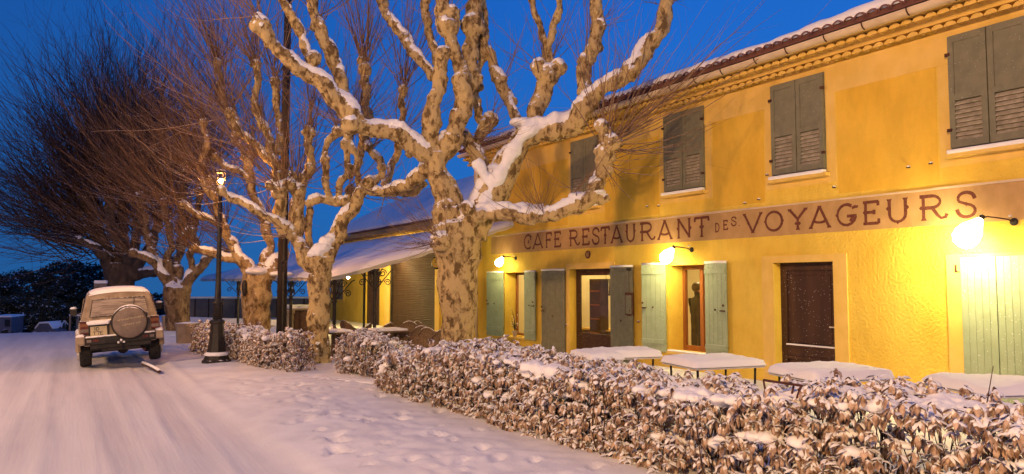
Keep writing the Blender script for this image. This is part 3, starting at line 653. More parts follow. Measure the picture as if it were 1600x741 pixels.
def person():
    c = at_x(1090, 480, X0+1.1); t = thing('person', 'person in a dark jacket standing inside behind the tall narrow window', 'person', (c.x, c.y, .02), (0,0,PI*.92))
    J = [((0,0,.93),.15),((0,0,1.15),.15),((0,0,1.38),.17),((0,0,1.50),.07),((.0,0,1.56),.06),((.0,0,1.66),.095),((0,0,1.76),.08),
         ((0,.10,.88),.10),((.02,.12,.48),.07),((0,.12,.09),.05),((-.12,.13,.04),.045),
         ((0,-.10,.88),.10),((.02,-.12,.48),.07),((0,-.12,.09),.05),((-.12,-.13,.04),.045),
         ((0,.20,1.42),.08),((-.02,.26,1.15),.055),((-.18,.20,1.0),.045),((-.26,.17,.98),.035),
         ((0,-.20,1.42),.08),((-.02,-.26,1.15),.055),((-.16,-.22,.95),.045),((-.23,-.2,.92),.035)]
    E = [(0,1),(1,2),(2,3),(3,4),(4,5),(5,6),(0,7),(7,8),(8,9),(9,10),(0,11),(11,12),(12,13),(13,14),(2,15),(15,16),(16,17),(17,18),(2,19),(19,20),(20,21),(21,22)]
    me = bpy.data.meshes.new('body'); me.from_pydata([j[0] for j in J], E, []); o = bpy.data.objects.new('body', me); COL.objects.link(o); o.parent = t
    me.materials.append(mat('dark_clothing', (.03,.025,.03), (.05,.04,.04), 5, .9))
    o.modifiers.new('skin', 'SKIN'); me.skin_vertices.new() if not me.skin_vertices else None
    for v, j in zip(me.skin_vertices[0].data, J): v.radius = (j[1], j[1])
    me.skin_vertices[0].data[0].use_root = True
    s = o.modifiers.new('sub', 'SUBSURF'); s.levels = s.render_levels = 2
    m = MB(); m.ball((-.015, 0, 1.68), .105, 14, 10, (1.0, .85, 1.15)); m.ball((-.12, 0, 1.67), .018, 6, 5); hd = m.build('head', mat('skin', (.45,.25,.16)), t, world=False, smooth=True)
    m = MB(); m.ball((.015, 0, 1.715), .112, 14, 10, (1.0, .9, 1.0)); m.build('hair', M['dark_wood'], t, world=False, smooth=True)
    m = MB()
    for sy in (.17, -.2):
        for k in range(4): m.tube([(-.27, sy+.012-.012*k*2+.02, .975), (-.31, sy+.03-.02*k, .96), (-.33, sy+.03-.02*k, .93)], .009, 6)
        m.tube([(-.25, sy*.9, .985), (-.28, sy*.75, .98)], .011, 6)
    m.build('hand', mat('hand_skin', (.45,.25,.16)), t, world=False, smooth=True)
person()

# ------------------------------------------------------------------ wall lamps
M['opal'] = emit_mat('lit_opal_glass', (1.0, .80, .36), 62)
def wall_lamp(px, py, out_, sc, label, strength):
    g = at_x(px, py, X0-out_); base = Vector((X0-.004, g.y-.24*sc, g.z+.03*sc))
    t = thing('wall_lamp', label, 'lamp', base, group='lamps on the restaurant front')
    m = MB(); m.lathe(base, [(.05,0),(.05,.015),(.03,.03)], 14, (-1,0,0)); m.build('wall_plate', M['black'], t, smooth=False)
    tip = Vector((g.x+.03, g.y-.06, g.z+.07*sc))
    m = MB(); m.tube([base+Vector((-.02,0,0)), base+Vector((-.10,.03,.03)), base+Vector((-.2,.1,.05)), tip+Vector((.05,-.05,.02)), tip], [.009]*5, 8); m.build('arm', M['rust'], t, smooth=True)
    ax = Vector((-.40, .50, -.85)).normalized(); m = MB(); r = .125*sc
    m.lathe(tip, [(.028,-.02),(.03,.03),(r*.45,.07*sc),(r*.85,.15*sc),(r,.22*sc),(r*.92,.285*sc),(r*.6,.335*sc),(.01,.355*sc)], 20, ax)
    m.v = m.v; mm = emit_mat('lit_opal_glass', (1.0, .80, .34), strength); m.build('glass_shade', mm, t, smooth=True)
    m = MB(); m.lathe(tip, [(.030,.0),(r*.49,.062*sc),(r*.89,.144*sc),(r*1.035,.222*sc),(r*1.015,.224*sc),(r*.87,.152*sc),(r*.465,.071*sc),(.028,.02)], 20, ax); m.build('upper_glow_shield', emit_mat('glowing_opal_rim', (1.0, .84, .46), 9), t, smooth=True)  # added dim glowing shell over the globe's top, keeps its light off the sign
    m = MB(); m.lathe(tip, [(.03,-.045),(.036,-.03),(.034,.02)], 12, ax); m.build('lamp_holder', M['black'], t)
    m = MB(); m.ball(base+Vector((-.06, .015, .075)), .025, 8, 6, (1.5, .8, .5)); m.build('snow', M['soft_snow'], t, smooth=True)
wall_lamp(783, 405, .35, .85, 'lit glass lamp over the small far window, beside the plane tree', 190)
wall_lamp(1047, 393, .35, 1.0, 'lit glass lamp over the tall red-framed window', 220)
wall_lamp(1524, 352, .35, 1.25, 'lit glass lamp over the green double door, under the sign', 350)

# round plaque, menu case, cables, plant
c = at_x(919, 398, X0); t = thing('plaque', 'small round russet plaque on the wall under the painted sign', 'plaque', (X0, c.y, c.z))
m = MB(); m.lathe((X0-.0, c.y, c.z), [(.095,0),(.095,.02),(.08,.03)], 24, (-1,0,0)); m.build('disc', M['letter'], t)
m = MB()
for k in range(5): m.span((X0-.034, c.y-.05+.022*k-.006, c.z-.05), (X0-.028, c.y-.05+.022*k+.006, c.z+.05))
m.build('relief', M['band'], t)
a = at_x(979, 457, X0-.1); b = at_x(991, 493, X0-.1); t = thing('menu_case', 'dark rusty menu case hanging on the right shutter of the cafe door', 'menu case', ((X0-.12), (a.y+b.y)/2, b.z))
m = MB(); m.span((X0-.15, b.y, b.z), (X0-.11, a.y, a.z)); m.build('case', M['rust'], t, bevel=.006)
m = MB(); m.span((X0-.156, b.y+.03, b.z+.03), (X0-.151, a.y-.03, a.z-.06)); m.build('pane', M['grey_shutter'], t)
m = MB(); ym = (a.y+b.y)/2; m.tube([(X0-.13, ym, a.z), (X0-.13, ym+.01, a.z+.4), (X0-.13, ym, DB[3]-.05)], .006, 5); m.box((X0-.13, ym, DB[3]-.03), (.03, .05, .03)); m.build('lamp_cable', M['black'], t)
def pot_plant(x, y, z):
    t = thing('potted_plant', 'spindly plant in a small pale pot on the far window sill', 'plant', (x, y, z))
    m = MB(); m.lathe((x, y, z), [(.05,0),(.072,.13),(.078,.13),(.078,.15),(.06,.15)], 16); m.build('pot', mat('pale_pot', (.55,.45,.33), None, 5), t, smooth=False)
    m = MB(); V = []
    for k in range(9):
        a = random.random()*6.3; h = .2+.45*random.random(); p = [Vector((x, y, z+.13))+Vector((math.cos(a)*.1*u*u, math.sin(a)*.12*u, h*u)) for u in (0, .4, .7, 1)]
        m.tube(p, [.006,.005,.004,.003], 5)
        for q in range(7):
            u = .3+.7*q/6; c = p[0].lerp(p[3], u)+Vector((random.uniform(-.03,.03), random.uniform(-.03,.03), 0)); d = Vector((random.uniform(-1,1), random.uniform(-1,1), .4)).normalized()*.05; s = d.cross(Vector((0,0,1))).normalized()*.015
            m.add([c, c+d*.5+s, c+d, c+d*.5-s], [(0,1,2,3)])
    m.build('foliage', M['evergreen'], t, fix=False)
pot_plant(X0+.02, (WA[0]+WA[1])/2+.05, WA[2]+.0)
# shutter stops: small iron catches with a cap of snow
for px, py, lb in ((853,467,'far edge of the cafe door shutter, upper of two'), (853,541,'far edge of the cafe door shutter, lower of two'), (887,508,'inner edge of the far cafe door shutter'), (1000,503,'wall just right of the menu case shutter'),
        (1010,487,'wall just left of the near green shutter'), (1112,568,'wall below the near green shutter'), (1201,274,'wall left of the sill of the middle upstairs window'), (1166,318,'wall above the letter V of the sign, left of two'), (1188,312,'wall above the letter O of the sign'),
        (1306,293,'wall right of the sill of the middle upstairs window'), (1422,262,'orange wall above the letters UR of the sign, left of two'), (1457,256,'wall just left of the nearest upstairs window'), (1031,322,'wall left of the sill of the upstairs window near the plane tree'), (1013,323,'wall above the letters UR of RESTAURANT')):
    c = at_x(px, py, X0); o = thing('shutter_stop', 'snow-capped shutter stop, '+lb, 'shutter stop', (X0, c.y, c.z), group='shutter stops on the yellow wall')
    m = MB(); m.tube([(X0, c.y, c.z), (X0-.05, c.y, c.z)], .007, 6); m.box((X0-.05, c.y, c.z), (.006, .025, .010)); m.build('iron_hook', M['rust'], o)
    m = MB(); m.ball((X0-.035, c.y, c.z+.014), .020, 8, 6, (1.5, 1.2, .7)); m.build('snow', M['soft_snow'], o, smooth=True)

# ------------------------------------------------------------------ annex with roller shutter and canopy
AYN, AYF, AX = YF+.01, 34.6, 10.55
annex = thing('annex_building', 'low annex with snowy roof, ochre wall and metal roller shutter beyond the house', 'building', (AX, AYN, 0))
RS = (at_x(681, 450, AX).y, at_x(609, 450, AX).y, .05, at_x(640, 398, AX).z)
ROP = (at_x(593, 450, AX).y, at_x(571, 450, AX).y, 0.05, 2.75)
RW = (at_x(537, 450, AX).y, at_x(518, 450, AX).y, 1.05, 2.6)
EZ = 3.72
mb = MB(); facade(mb, AYN, AYF, -.2, EZ, [RS, ROP, RW], AX)
mb.quad((AX, AYF, -.2), (AX+6, AYF, -.2), (AX+6, AYF, EZ+2.6), (AX, AYF, EZ)); mb.quad((AX, AYN, -.2), (AX, AYN, EZ), (AX+6, AYN, EZ), (AX+6, AYN, -.2))
mb.quad((AX+6, AYF, -.2), (AX+6, AYN, -.2), (AX+6, AYN, EZ+2.6), (AX+6, AYF, EZ+2.6))
mb.build('wall', M['wall'], annex, fix=False)
s = MB(); n = 44
for k in range(n):
    z0 = RS[2]+(RS[3]-RS[2])*k/n; z1 = RS[2]+(RS[3]-RS[2])*(k+1)/n; zm = (z0+z1)/2
    s.quad((AX+.10, RS[0], z0), (AX+.10, RS[1], z0), (AX+.065, RS[1], zm), (AX+.065, RS[0], zm)); s.quad((AX+.065, RS[0], zm), (AX+.065, RS[1], zm), (AX+.10, RS[1], z1), (AX+.10, RS[0], z1))
rs = s.build('roller_shutter', M['metal_roller'], annex)
for a_, b_ in ((RS[0]-.01, RS[0]+.10), (RS[1]-.10, RS[1]+.01)): s = MB(); s.span((AX+.02, a_, 0), (AX+.14, b_, RS[3])); s.build('guide_rail', M['black'], rs)
for a_, b_ in ((RS[1], RS[1]+.45), (RS[0]-.35, RS[0])): s = MB(); s.span((AX-.04, a_, 0), (AX, b_, RS[3]+.2)); s.build('pilaster', M['pale'], annex)
s = MB(); s.span((AX+.08, ROP[0], ROP[2]), (AX+.14, ROP[1], ROP[3])); s.build('door', M['brown_wood'], annex)
s = MB(); s.span((AX+.05, RW[0], RW[2]), (AX+.1, RW[1], RW[3])); s.build('window', M['grey_shutter'], annex)
s = MB(); s.span((AX-.04, RW[0]-.12, RW[2]-.1), (AX, RW[0], RW[3]+.1)); s.span((AX-.04, RW[0], RW[2]-.1), (AX, RW[1]+.1, RW[2])); s.build('window_surround', M['pale'], annex)
s = MB(); s.span((AX-.30, AYN, EZ-.02), (AX-.12, AYF+.2, EZ+.15)); s.span((AX-.12, AYN, EZ-.06), (AX, AYF, EZ+.1)); s.build('eave_board', M['beam'], annex)
SLP = .50; RX = AX+4.6
s = MB(); a = (AX-.35, AYN, EZ+.16); b = (AX-.35, AYF+.3, EZ+.16); c = (RX, AYF+.3, EZ+.16+SLP*(RX-AX+.35)); d = (RX, AYN, c[2]); s.prism([a, b, c, d], (0,0,.08)); ar = s.build('roof', M['tile'], annex)
ys_ = np.arange(AYN, AYF+.3, .12); cols = []
for dx, fz in ((-.0, -.1), (-.05, .4), (.0, .9), (.12, 1.0), (.5, 1.05), (1.2, 1.1), (2.4, 1.1), (3.6, 1.1), (4.9, 1.1)):
    Xc = AX-.36+dx+(.04*vnoise(ys_*2, ys_*0, 41) if dx < .1 else 0*ys_); base = EZ+.24+SLP*(Xc-AX+.35)
    cols.append(np.stack([Xc, ys_, base+fz*(.11+.03*vnoise(ys_*.8, Xc*.8, 42)+.03*vnoise(ys_*2.7, Xc*2.2, 43))], -1))
V = np.stack(cols, 1); n, m_ = V.shape[:2]; i = np.arange(n*m_).reshape(n, m_)
np_mesh('roof_snow', V.reshape(-1, 3), np.stack([i[:-1,:-1], i[1:,:-1], i[1:,1:], i[:-1,1:]], -1).reshape(-1, 4), M['soft_snow'], ar)
# canopy
CY0, CY1, CX0, CX1 = 17.4, 38.5, 5.35, 10.38
def can_z(x, y): return 2.0+.292*(x-CX0)-.05*math.sin((x-CX0)/(CX1-CX0)*PI)
canopy = thing('canopy', 'long snow-laden canvas canopy on scrolled iron posts in front of the annex', 'canopy', (CX0, CY0, 0))
xs_ = np.linspace(CX0, CX1, 22); ys_ = np.arange(CY0, CY1+.1, .25)
X, Y = np.meshgrid(xs_, ys_); Zc = 2.0+.292*(X-CX0)-.05*np.sin((X-CX0)/(CX1-CX0)*PI)+.02*np.sin(Y*1.6)*np.sin((X-CX0)/(CX1-CX0)*PI)
top = np.stack([X, Y, Zc], -1).reshape(-1, 3); n, m_ = X.shape; i = np.arange(n*m_).reshape(n, m_)
F = np.stack([i[:-1,:-1], i[:-1,1:], i[1:,1:], i[1:,:-1]], -1).reshape(-1, 4)
np_mesh('canvas', top, F, M['fabric'], canopy)
# valance hanging from the edges, with a wavy foot
mb = MB()
def valance(pts):
    for k in range(len(pts)-1):
        (a, b) = pts[k], pts[k+1]; fa = .10+.03*abs(math.sin(k*PI/6)); fb = .10+.03*abs(math.sin((k+1)*PI/6))
        mb.quad(a, b, (b[0], b[1], b[2]-fb), (a[0], a[1], a[2]-fa))
valance([(CX0+(CX1-CX0)*k/60, CY0-.012, can_z(CX0+(CX1-CX0)*k/60, 0)-.005) for k in range(61)])
valance([(CX0-.012, CY0+(CY1-CY0)*k/240, 1.995) for k in range(241)])
mb.build('valance', M['fabric'], canopy, fix=False)
cols = []; ys2 = np.arange(CY0-.05, CY1+.1, .11); xs2 = np.linspace(CX0-.05, CX1, 46)
X, Y = np.meshgrid(xs2, ys2); ed = np.minimum(np.minimum(X-CX0+.05, Y-CY0+.05), .3)/.3; ed = np.clip(ed, 0, 1)**.45
Zs = 2.0+.292*(X-CX0)-.05*np.sin((X-CX0)/(CX1-CX0)*PI)+.006+ed*(.10+.05*vnoise(X*1.2, Y*.7, 51)+.02*vnoise(X*4, Y*3, 52))+.02*np.sin(Y*1.6)*np.sin((X-CX0)/(CX1-CX0)*PI)
Zs = Zs-(1-ed)*(.03+.05*np.clip(vnoise(X*3, Y*3, 53), 0, 1))
n, m_ = X.shape; i = np.arange(n*m_).reshape(n, m_)
np_mesh('canopy_snow', np.stack([X, Y, Zs], -1).reshape(-1, 3), np.stack([i[:-1,:-1], i[:-1,1:], i[1:,1:], i[1:,:-1]], -1).reshape(-1, 4), M['soft_snow'], canopy)
def scroll(mb, c, ax, r, turns=1.6, s=1):
    """flat iron scroll in the vertical plane through ax"""
    pts = []
    for k in range(28):
        a = 2*PI*turns*k/27; q = r*(1-.75*k/27); pts.append(Vector(c)+Vector(ax)*(q*math.cos(a)*s)+Vector((0,0,1))*q*math.sin(a))
    mb.tube(pts, .012, 5)
def iron_post(x, y, zt):
    p = MB(); p.tube([(x, y, 0), (x, y, zt)], .045, 8); p.lathe((x, y, 0), [(.09,0),(.09,.12),(.06,.16),(.05,.3)], 10); p.lathe((x, y, zt-.62), [(.05,0),(.07,.03),(.05,.06)], 10)
    po = p.build('post', M['black'], canopy)
    b = MB()
    for ax in ((1,0,0), (-1,0,0), (0,1,0), (0,-1,0)):
        A = Vector(ax); c = Vector((x, y, zt)); b.tube([c+Vector((0,0,-.55))+A*.03, c+A*.22+Vector((0,0,-.34)), c+A*.42+Vector((0,0,-.10)), c+A*.5+Vector((0,0,-.07))], .014, 5)
        scroll(b, c+A*.20+Vector((0,0,-.17)), A, .10); scroll(b, c+A*.33+Vector((0,0,-.40)), A, .09, 1.5, -1)
    b.build('scroll_bracket', M['black'], po)
for px, Yp, Xp in ((586, CY0+.15, None), (455, None, 5.42), (373, None, 5.42), (523, CY0+.1, None)):
    c = at_y(px, 440, Yp) if Yp else at_x(px, 440, Xp); iron_post(c.x, c.y, can_z(c.x, 0)-.06)
c = at_x(569, 470, 8.6); iron_post(c.x, c.y, can_z(c.x, 0)-.08)
# annex lamp and clock
c = at_x(618, 406, AX-.25); t = thing('bulkhead_lamp', 'small lit lamp high on the roller shutter under the canopy', 'lamp', c)
m = MB(); m.ball(c, .06, 12, 8); m.build('glass_bulb', emit_mat('lit_annex_bulb', (1,.80,.36), 320), t, smooth=True)
m = MB(); m.tube([c+Vector((0,0,.05)), c+Vector((.1,0,.12)), c+Vector((.27,0,.12))], .015, 6); m.build('bracket', M['black'], t)
for px_, py_, Xb, st, lb in ((573, 422, AX-1.6, 3800, 'small lit bulb hanging beside the scrolled canopy post'), (544, 434, AX-1.8, 1900, 'small lit bulb hanging near the twin-stemmed tree under the canopy')):
    c = at_x(px_, py_, Xb); t = thing('festoon_bulb', lb, 'lamp', c, group='bulbs hanging under the canopy')
    m = MB(); m.ball(c, .045, 12, 8); m.build('glass_bulb', emit_mat('lit_festoon_bulb', (1,.74,.30), st), t, smooth=True)
    m = MB(); m.tube([c+Vector((0,0,.04)), c+Vector((0,0,.35))], .008, 5); m.build('cord', M['black'], t)
c = at_x(683, 411, AX-.5); t = thing('clock', 'round dark-rimmed wall clock beside the roller shutter', 'clock', c)
m = MB(); m.lathe(c, [(.20,0),(.21,.03),(.17,.06)], 24, (-1,-.6,0)); m.build('rim', M['black'], t)
m = MB(); m.lathe(c+Vector((-.047,-.028,0)), [(.16,0),(.16,.012)], 24, (-1,-.6,0)); m.build('dial', M['pale'], t)
m = MB(); q = c+Vector((-.06,-.036,0)); m.tube([q, q+Vector((-.02,.03,.10))], .006, 4); m.tube([q, q+Vector((.02,-.04,.06))], .007, 4); m.tube([c, c+Vector((.47,0,0))], .015, 5); m.build('hands', M['black'], t)

# ------------------------------------------------------------------ terrace furniture
def snow_table(px1, px2, py, label, zt=.74, dpt=.7, rz=0.0, group='snow-covered tables on the terrace', th=.09):
    c = at_z((px1+px2)/2, py, zt+.07); d = (c-CP).length
    L_ = abs((at_z(px2, py, zt+.07)-at_z(px1, py, zt+.07)).length); t = thing('terrace_table', label, 'table', (c.x, c.y, gz(c.x, c.y)), (0,0,rz), group)
    hx = L_*.42; hy = dpt/2
    m = MB(); m.box((0,0,zt-.015), (hx, hy, .015)); m.build('table_top', M['white_metal'], t, world=False, bevel=.006)
    for sx in (-1, 1):
        for sy in (-1, 1):
            m = MB(); m.tube([(sx*(hx-.08), sy*(hy-.08), zt-.03), (sx*(hx-.10), sy*(hy-.09), 0)], .014, 6); m.build('leg', M['black'], t, world=False)
    n = 30; k2 = 22; xs = np.linspace(-1, 1, n); ys = np.linspace(-1, 1, k2); X, Y = np.meshgrid(xs, ys)
    e = (1-np.abs(X)**12)*(1-np.abs(Y)**9); e = np.clip(e, 0, 1)**.36
    sd = int(c.x*1000) % 97; Z = zt+e*(th+.045*vnoise(X*1.5+3, Y*1.5+3, sd)+.02*vnoise(X*5+5, Y*4, sd+1)+.006*vnoise(X*16+5, Y*12, sd+2))
    V = np.stack([X*(hx+.025), Y*(hy+.025), Z], -1).reshape(-1, 3); i = np.arange(n*k2).reshape(k2, n)
    F = np.stack([i[:-1,:-1], i[:-1,1:], i[1:,1:], i[1:,:-1]], -1).reshape(-1, 4)
    np_mesh('snow_slab', V, F, M['soft_snow'], t, world=False)
    return t
snow_table(932, 1024, 560, 'snow-covered table before the cafe door, nearer of the two touching', dpt=.75, rz=R(-14))
snow_table(902, 962, 564, 'snow-covered table half hidden behind the touching table before the cafe door', dpt=.75, rz=R(-14))
snow_table(1040, 1186, 575, 'snow-covered table under the tall red-framed window', dpt=.75, rz=R(-12))
snow_table(1214, 1377, 593, 'snow-covered table in front of the plain brown door', dpt=.8, rz=R(-16))
snow_table(1472, 1640, 614, 'brightly lit snow-covered table before the green double door', dpt=.85, rz=R(-22))
# rusty folding frame standing in the hedge
c = at_depth(1222, 610, 5.9); t = thing('metal_stand', 'rusty open metal stand rising out of the long hedge', 'stand', (c.x, c.y, 0))
A = at_depth(1193, 594, 5.9); B = at_depth(1254, 603, 5.7); C_ = at_depth(1206, 668, 6.0); D_ = at_depth(1226, 668, 5.8); E_ = at_depth(1240, 603, 5.8)
m = MB(); m.tube([A, B], .011, 6); m.build('top_rail', M['rust'], t)
for a, b in ((A, C_), (E_, D_), (B+Vector((-.02,0,0)), D_+Vector((.03,0,0)))):
    m = MB(); m.tube([a, b, b+(b-a)*.3], .009, 6); m.build('leg', M['rust'], t)
# wicker chairs by the roller shutter
def chair(loc, rz, label, first=None):
    t = thing('wicker_armchair', label, 'chair', loc, (0,0,rz), 'wicker armchairs under the canopy')
    m = MB(); m.box((0,0,.40), (.25,.25,.04)); m.build('seat', M['plastic'], t, world=False, bevel=.02)
    m = MB(); pts = []; low = []
    for k in range(15):
        a = PI*(k/14); x = -.27*math.cos(a); y = .03+.24*math.sin(a); pts.append((x, y, .66+.24*math.sin(a)**2)); low.append((x*.92, y*.92, .40))
    for k in range(14):
        q = [low[k], low[k+1], pts[k+1], pts[k]]; c_ = Vector((0,0,.6)); m.add(q+[tuple(Vector(p)+(Vector((0,0,p[2]))-Vector(p))*.12) for p in q], [(0,1,2,3), (4,7,6,5)])
    m.tube(pts, .028, 8); m.build('backrest', M['plastic'], t, world=False)
    for s in (-1, 1):
        m = MB(); m.box((s*.27, -.08, .63), (.035,.2,.02)); m.build('armrest', M['plastic'], t, world=False, bevel=.01)
        for sy in (-1, 1): m = MB(); m.tube([(s*.23, sy*.22, .4), (s*.25, sy*.24, 0)], .018, 6); m.build('leg', M['plastic'], t, world=False)
    m = MB(); m.tube([(p[0], p[1], p[2]+.022) for p in pts[3:6]], .013, 6); m.box((0,0,.445),(.2,.2,.012)); m.build('snow', M['soft_snow'], t, world=False, smooth=True)
    return t
ch0 = None; spots = [(640, 17.9, 2.7), (655, 17.2, 2.9), (672, 16.6, 2.4), (660, 18.8, .2), (625, 18.6, 1.0), (690, 15.9, 2.8), (536, 17.3, 1.0), (563, 18.0, 4.0), (548, 19.6, 2.0), (600, 18.3, 3.4)]
names = ['wicker armchair before the left half of the roller shutter', 'wicker armchair with high back before the middle of the roller shutter', 'wicker armchair beside the big plane trunk', 'wicker armchair standing close to the roller shutter',
         'wicker armchair just right of the scrolled post', 'wicker armchair half hidden by the big plane trunk', 'dark chair next to the twin-stemmed plane trunk under the canopy', 'dark chair just left of the scrolled post', 'dark chair near the ochre annex wall', 'dark chair behind the scrolled post']
for (px, d, rz), nm in zip(spots, names):
    c = at_depth(px, 500, d); z = 0
    if ch0 is None: ch0 = chair((c.x, c.y, z), rz, nm)
    else:
        k = copy_tree(ch0); k.location = (c.x, c.y, z); k.rotation_euler = (0,0,rz); k.scale = (.92,.92,.92); k['label'] = nm
for px, d, lb in ((606, 17.4, 'low snow-dusted table between the wicker armchairs and the post'), (520, 16.9, 'small snowy table beside the twin-stemmed plane trunk')):
    c = at_depth(px, 500, d); t = thing('low_table', lb, 'table', (c.x, c.y, 0), group='small tables under the canopy')
    m = MB(); m.box((0,0,.70), (.38,.38,.02)); m.build('table_top', M['plastic'], t, world=False, bevel=.01)
    m = MB(); m.tube([(0,0,.68),(0,0,.05)], .03, 8); m.lathe((0,0,0), [(.22,0),(.22,.03),(.05,.06)], 14); m.build('pedestal', M['plastic'], t, world=False)
    m = MB(); m.box((0,0,.74), (.36,.36,.02)); m.build('snow', M['soft_snow'], t, world=False, bevel=.015)

# ------------------------------------------------------------------ street lamp, utility pole
def street_lamp(loc, label, H=3.62, lit=None, hood=True):
    x, y, z = loc; t = thing('street_lamp', label, 'street lamp', loc, group='iron street lamps')
    m = MB(); m.lathe(loc, [(.30,0),(.30,.06),(.27,.08),(.24,.14),(.23,.20),(.20,.24),(.17,.42),(.145,.62),(.135,.84),(.16,.86),(.16,.90),(.12,.93)], 8); m.build('plinth', M['black'], t)
    m = MB(); m.lathe((x, y, z+.93), [(.10,0),(.085,.30),(.10,.32),(.12,.35),(.12,.38),(.07,.42),(.055,.9),(.05,1.6),(.045,H-1.25)], 16); m.lathe((x, y, z+2.3), [(.05,0),(.065,.02),(.05,.05)], 14); m.build('shaft', M['black'], t, smooth=True)
    zb = z+H-.32
    m = MB(); m.lathe((x, y, zb), [(.03,0),(.06,.05),(.075,.10)], 6); m.build('cradle', M['black'], t)
    m = MB(); m.lathe((x, y, zb+.46), [(.12,0),(.11,.03),(.06,.08),(.02,.11),(.012,.16)], 6); o = m.build('hood', M['black'], t)
    m = MB(); m.ball((x, y, zb+.515), .10, 12, 8, (1,1,.30)); m.build('snow', M['soft_snow'], o, smooth=True)
    m = MB()
    for k in range(6):
        a = 2*PI*k/6; m.tube([(x+.07*math.cos(a), y+.07*math.sin(a), zb+.10), (x+.105*math.cos(a), y+.105*math.sin(a), zb+.46)], .008, 4)
    m.build('lantern_frame', M['black'], t)
    m = MB(); m.ball((x, y, zb+.28), .042, 12, 8, (1,1,1.2)); m.build('bulb', emit_mat('lit_sodium_bulb', (1,.43,.09), lit or 300), t, smooth=True)
    m = MB(); m.tube([(x, y, zb+.1), (x, y, zb+.24)], .02, 6); m.build('bulb_holder', M['black'], t)
    return t
lx = at_z(338, 572, 0.03)
street_lamp((lx.x, lx.y, gz(lx.x, lx.y)-.02), 'lit black iron street lamp standing beside the parked car', H=4.0, lit=5200)
m = MB(); m.lathe((lx.x, lx.y, gz(lx.x, lx.y)+.14), [(.25,0),(.265,.03),(.22,.07),(.18,.085)], 8)
t = bpy.data.objects['street_lamp']; m.build('snow', M['soft_snow'], t, smooth=True)
c = at_depth(440, 500, 18.1); t = thing('utility_pole', 'tall dark tarred utility pole rising past the top of the picture', 'pole', (c.x, c.y, 0))
m = MB(); m.tube([(c.x, c.y, -.1), (c.x, c.y, 5), (c.x+.02, c.y, 11)], [.125,.105,.075], 14); m.build('pole', M['pole'], t, smooth=True)
m = MB(); m.tube([(c.x, c.y-.10, 0), (c.x, c.y-.11, 3.2)], .035, 8); m.box((c.x-.02, c.y-.13, 2.25), (.05,.03,.12)); m.build('cable_guard', M['black'], t)

# ------------------------------------------------------------------ trees
def fast_tubes(P, Rr, S=4):
    """P (N,K,3), Rr (N,K) -> vertices and quads of N thin tubes"""
    N_, K, _ = P.shape
    T = np.gradient(P, axis=1); T /= np.linalg.norm(T, axis=2, keepdims=True)+1e-9
    ref = np.zeros_like(T); ref[..., 0] = .31; ref[..., 1] = .17; ref[..., 2] = .93
    ref[np.abs((T*ref).sum(-1)) > .93] = (1, 0, 0)
    A = np.cross(T, ref); A /= np.linalg.norm(A, axis=2, keepdims=True)+1e-9; B = np.cross(T, A)
    a = 2*np.pi*np.arange(S)/S
    V = P[:,:,None,:]+Rr[:,:,None,None]*(A[:,:,None,:]*np.cos(a)[None,None,:,None]+B[:,:,None,:]*np.sin(a)[None,None,:,None])
    idx = np.arange(N_*K*S).reshape(N_, K, S)
    F = np.stack([idx[:,:-1,:], np.roll(idx[:,:-1,:], -1, 2), np.roll(idx[:,1:,:], -1, 2), idx[:,1:,:]], -1).reshape(-1, 4)
    return V.reshape(-1, 3), F
class Twigs:
    def __init__(s): s.V = []; s.F = []; s.n = 0
    def add(s, P, Rr, S=4):
        V, F = fast_tubes(P, Rr, S); s.V.append(V); s.F.append(F+s.n); s.n += len(V)
    def whips(s, o, d, n, ln, spread=.6, r0=.012, lift=.6, K=8, side=4, S=4, start=.06, wob=.085):
        """n shoots from point o around direction d, bending upwards; each with side shoots"""
        o = np.array(o, float); d = np.array(d, float); d /= np.linalg.norm(d)
        D = d+rng.normal(0, spread, (n, 3)); D /= np.linalg.norm(D, axis=1, keepdims=True)
        Ls = ln*(.45+.75*rng.random(n)); u = np.linspace(0, 1, K)
        O = o+rng.normal(0, start, (n, 3))
        up = np.array([0, 0, 1.0])
        P = O[:,None,:]+D[:,None,:]*(u[None,:,None]*Ls[:,None,None])+up*(lift*(u**2)[None,:,None]*Ls[:,None,None]*(.3+.9*rng.random(n))[:,None,None]*np.clip(1-D[:,2], .1, 1)[:,None,None])
        P = P+np.cumsum(rng.normal(0, wob, (n, K, 3))*Ls[:,None,None]/K*np.linspace(0,1,K)[None,:,None]*2, axis=1)
        Rr = r0*(.6+.5*rng.random(n))[:,None]*(1-.82*u)[None,:]
        s.add(P, Rr, S)
        if side:
            m = n*side; src = rng.integers(0, n, m); k = rng.integers(2, K-1, m); B = P[src, k]
            T = P[src, k+1]-P[src, k-1]; T /= np.linalg.norm(T, axis=1, keepdims=True)
            D2 = T+rng.normal(0, .48, (m, 3)); D2[:,2] += .15; D2 /= np.linalg.norm(D2, axis=1, keepdims=True)
            l2 = Ls[src]*(1-u[k])*(.35+.5*rng.random(m)); K2 = 5; u2 = np.linspace(0, 1, K2)
            P2 = B[:,None,:]+D2[:,None,:]*(u2[None,:,None]*l2[:,None,None])+up*(.18*lift*(u2**2)[None,:,None]*l2[:,None,None])
            P2 = P2+np.cumsum(rng.normal(0, .05, (m, K2, 3))*l2[:,None,None]/K2*u2[None,:,None]*2, axis=1)
            s.add(P2, (Rr[src, k]*.62)[:,None]*(1-.75*u2)[None,:], 3)
    def build(s, name, m, parent):
        return np_mesh(name, np.concatenate(s.V), np.concatenate(s.F), m, parent)
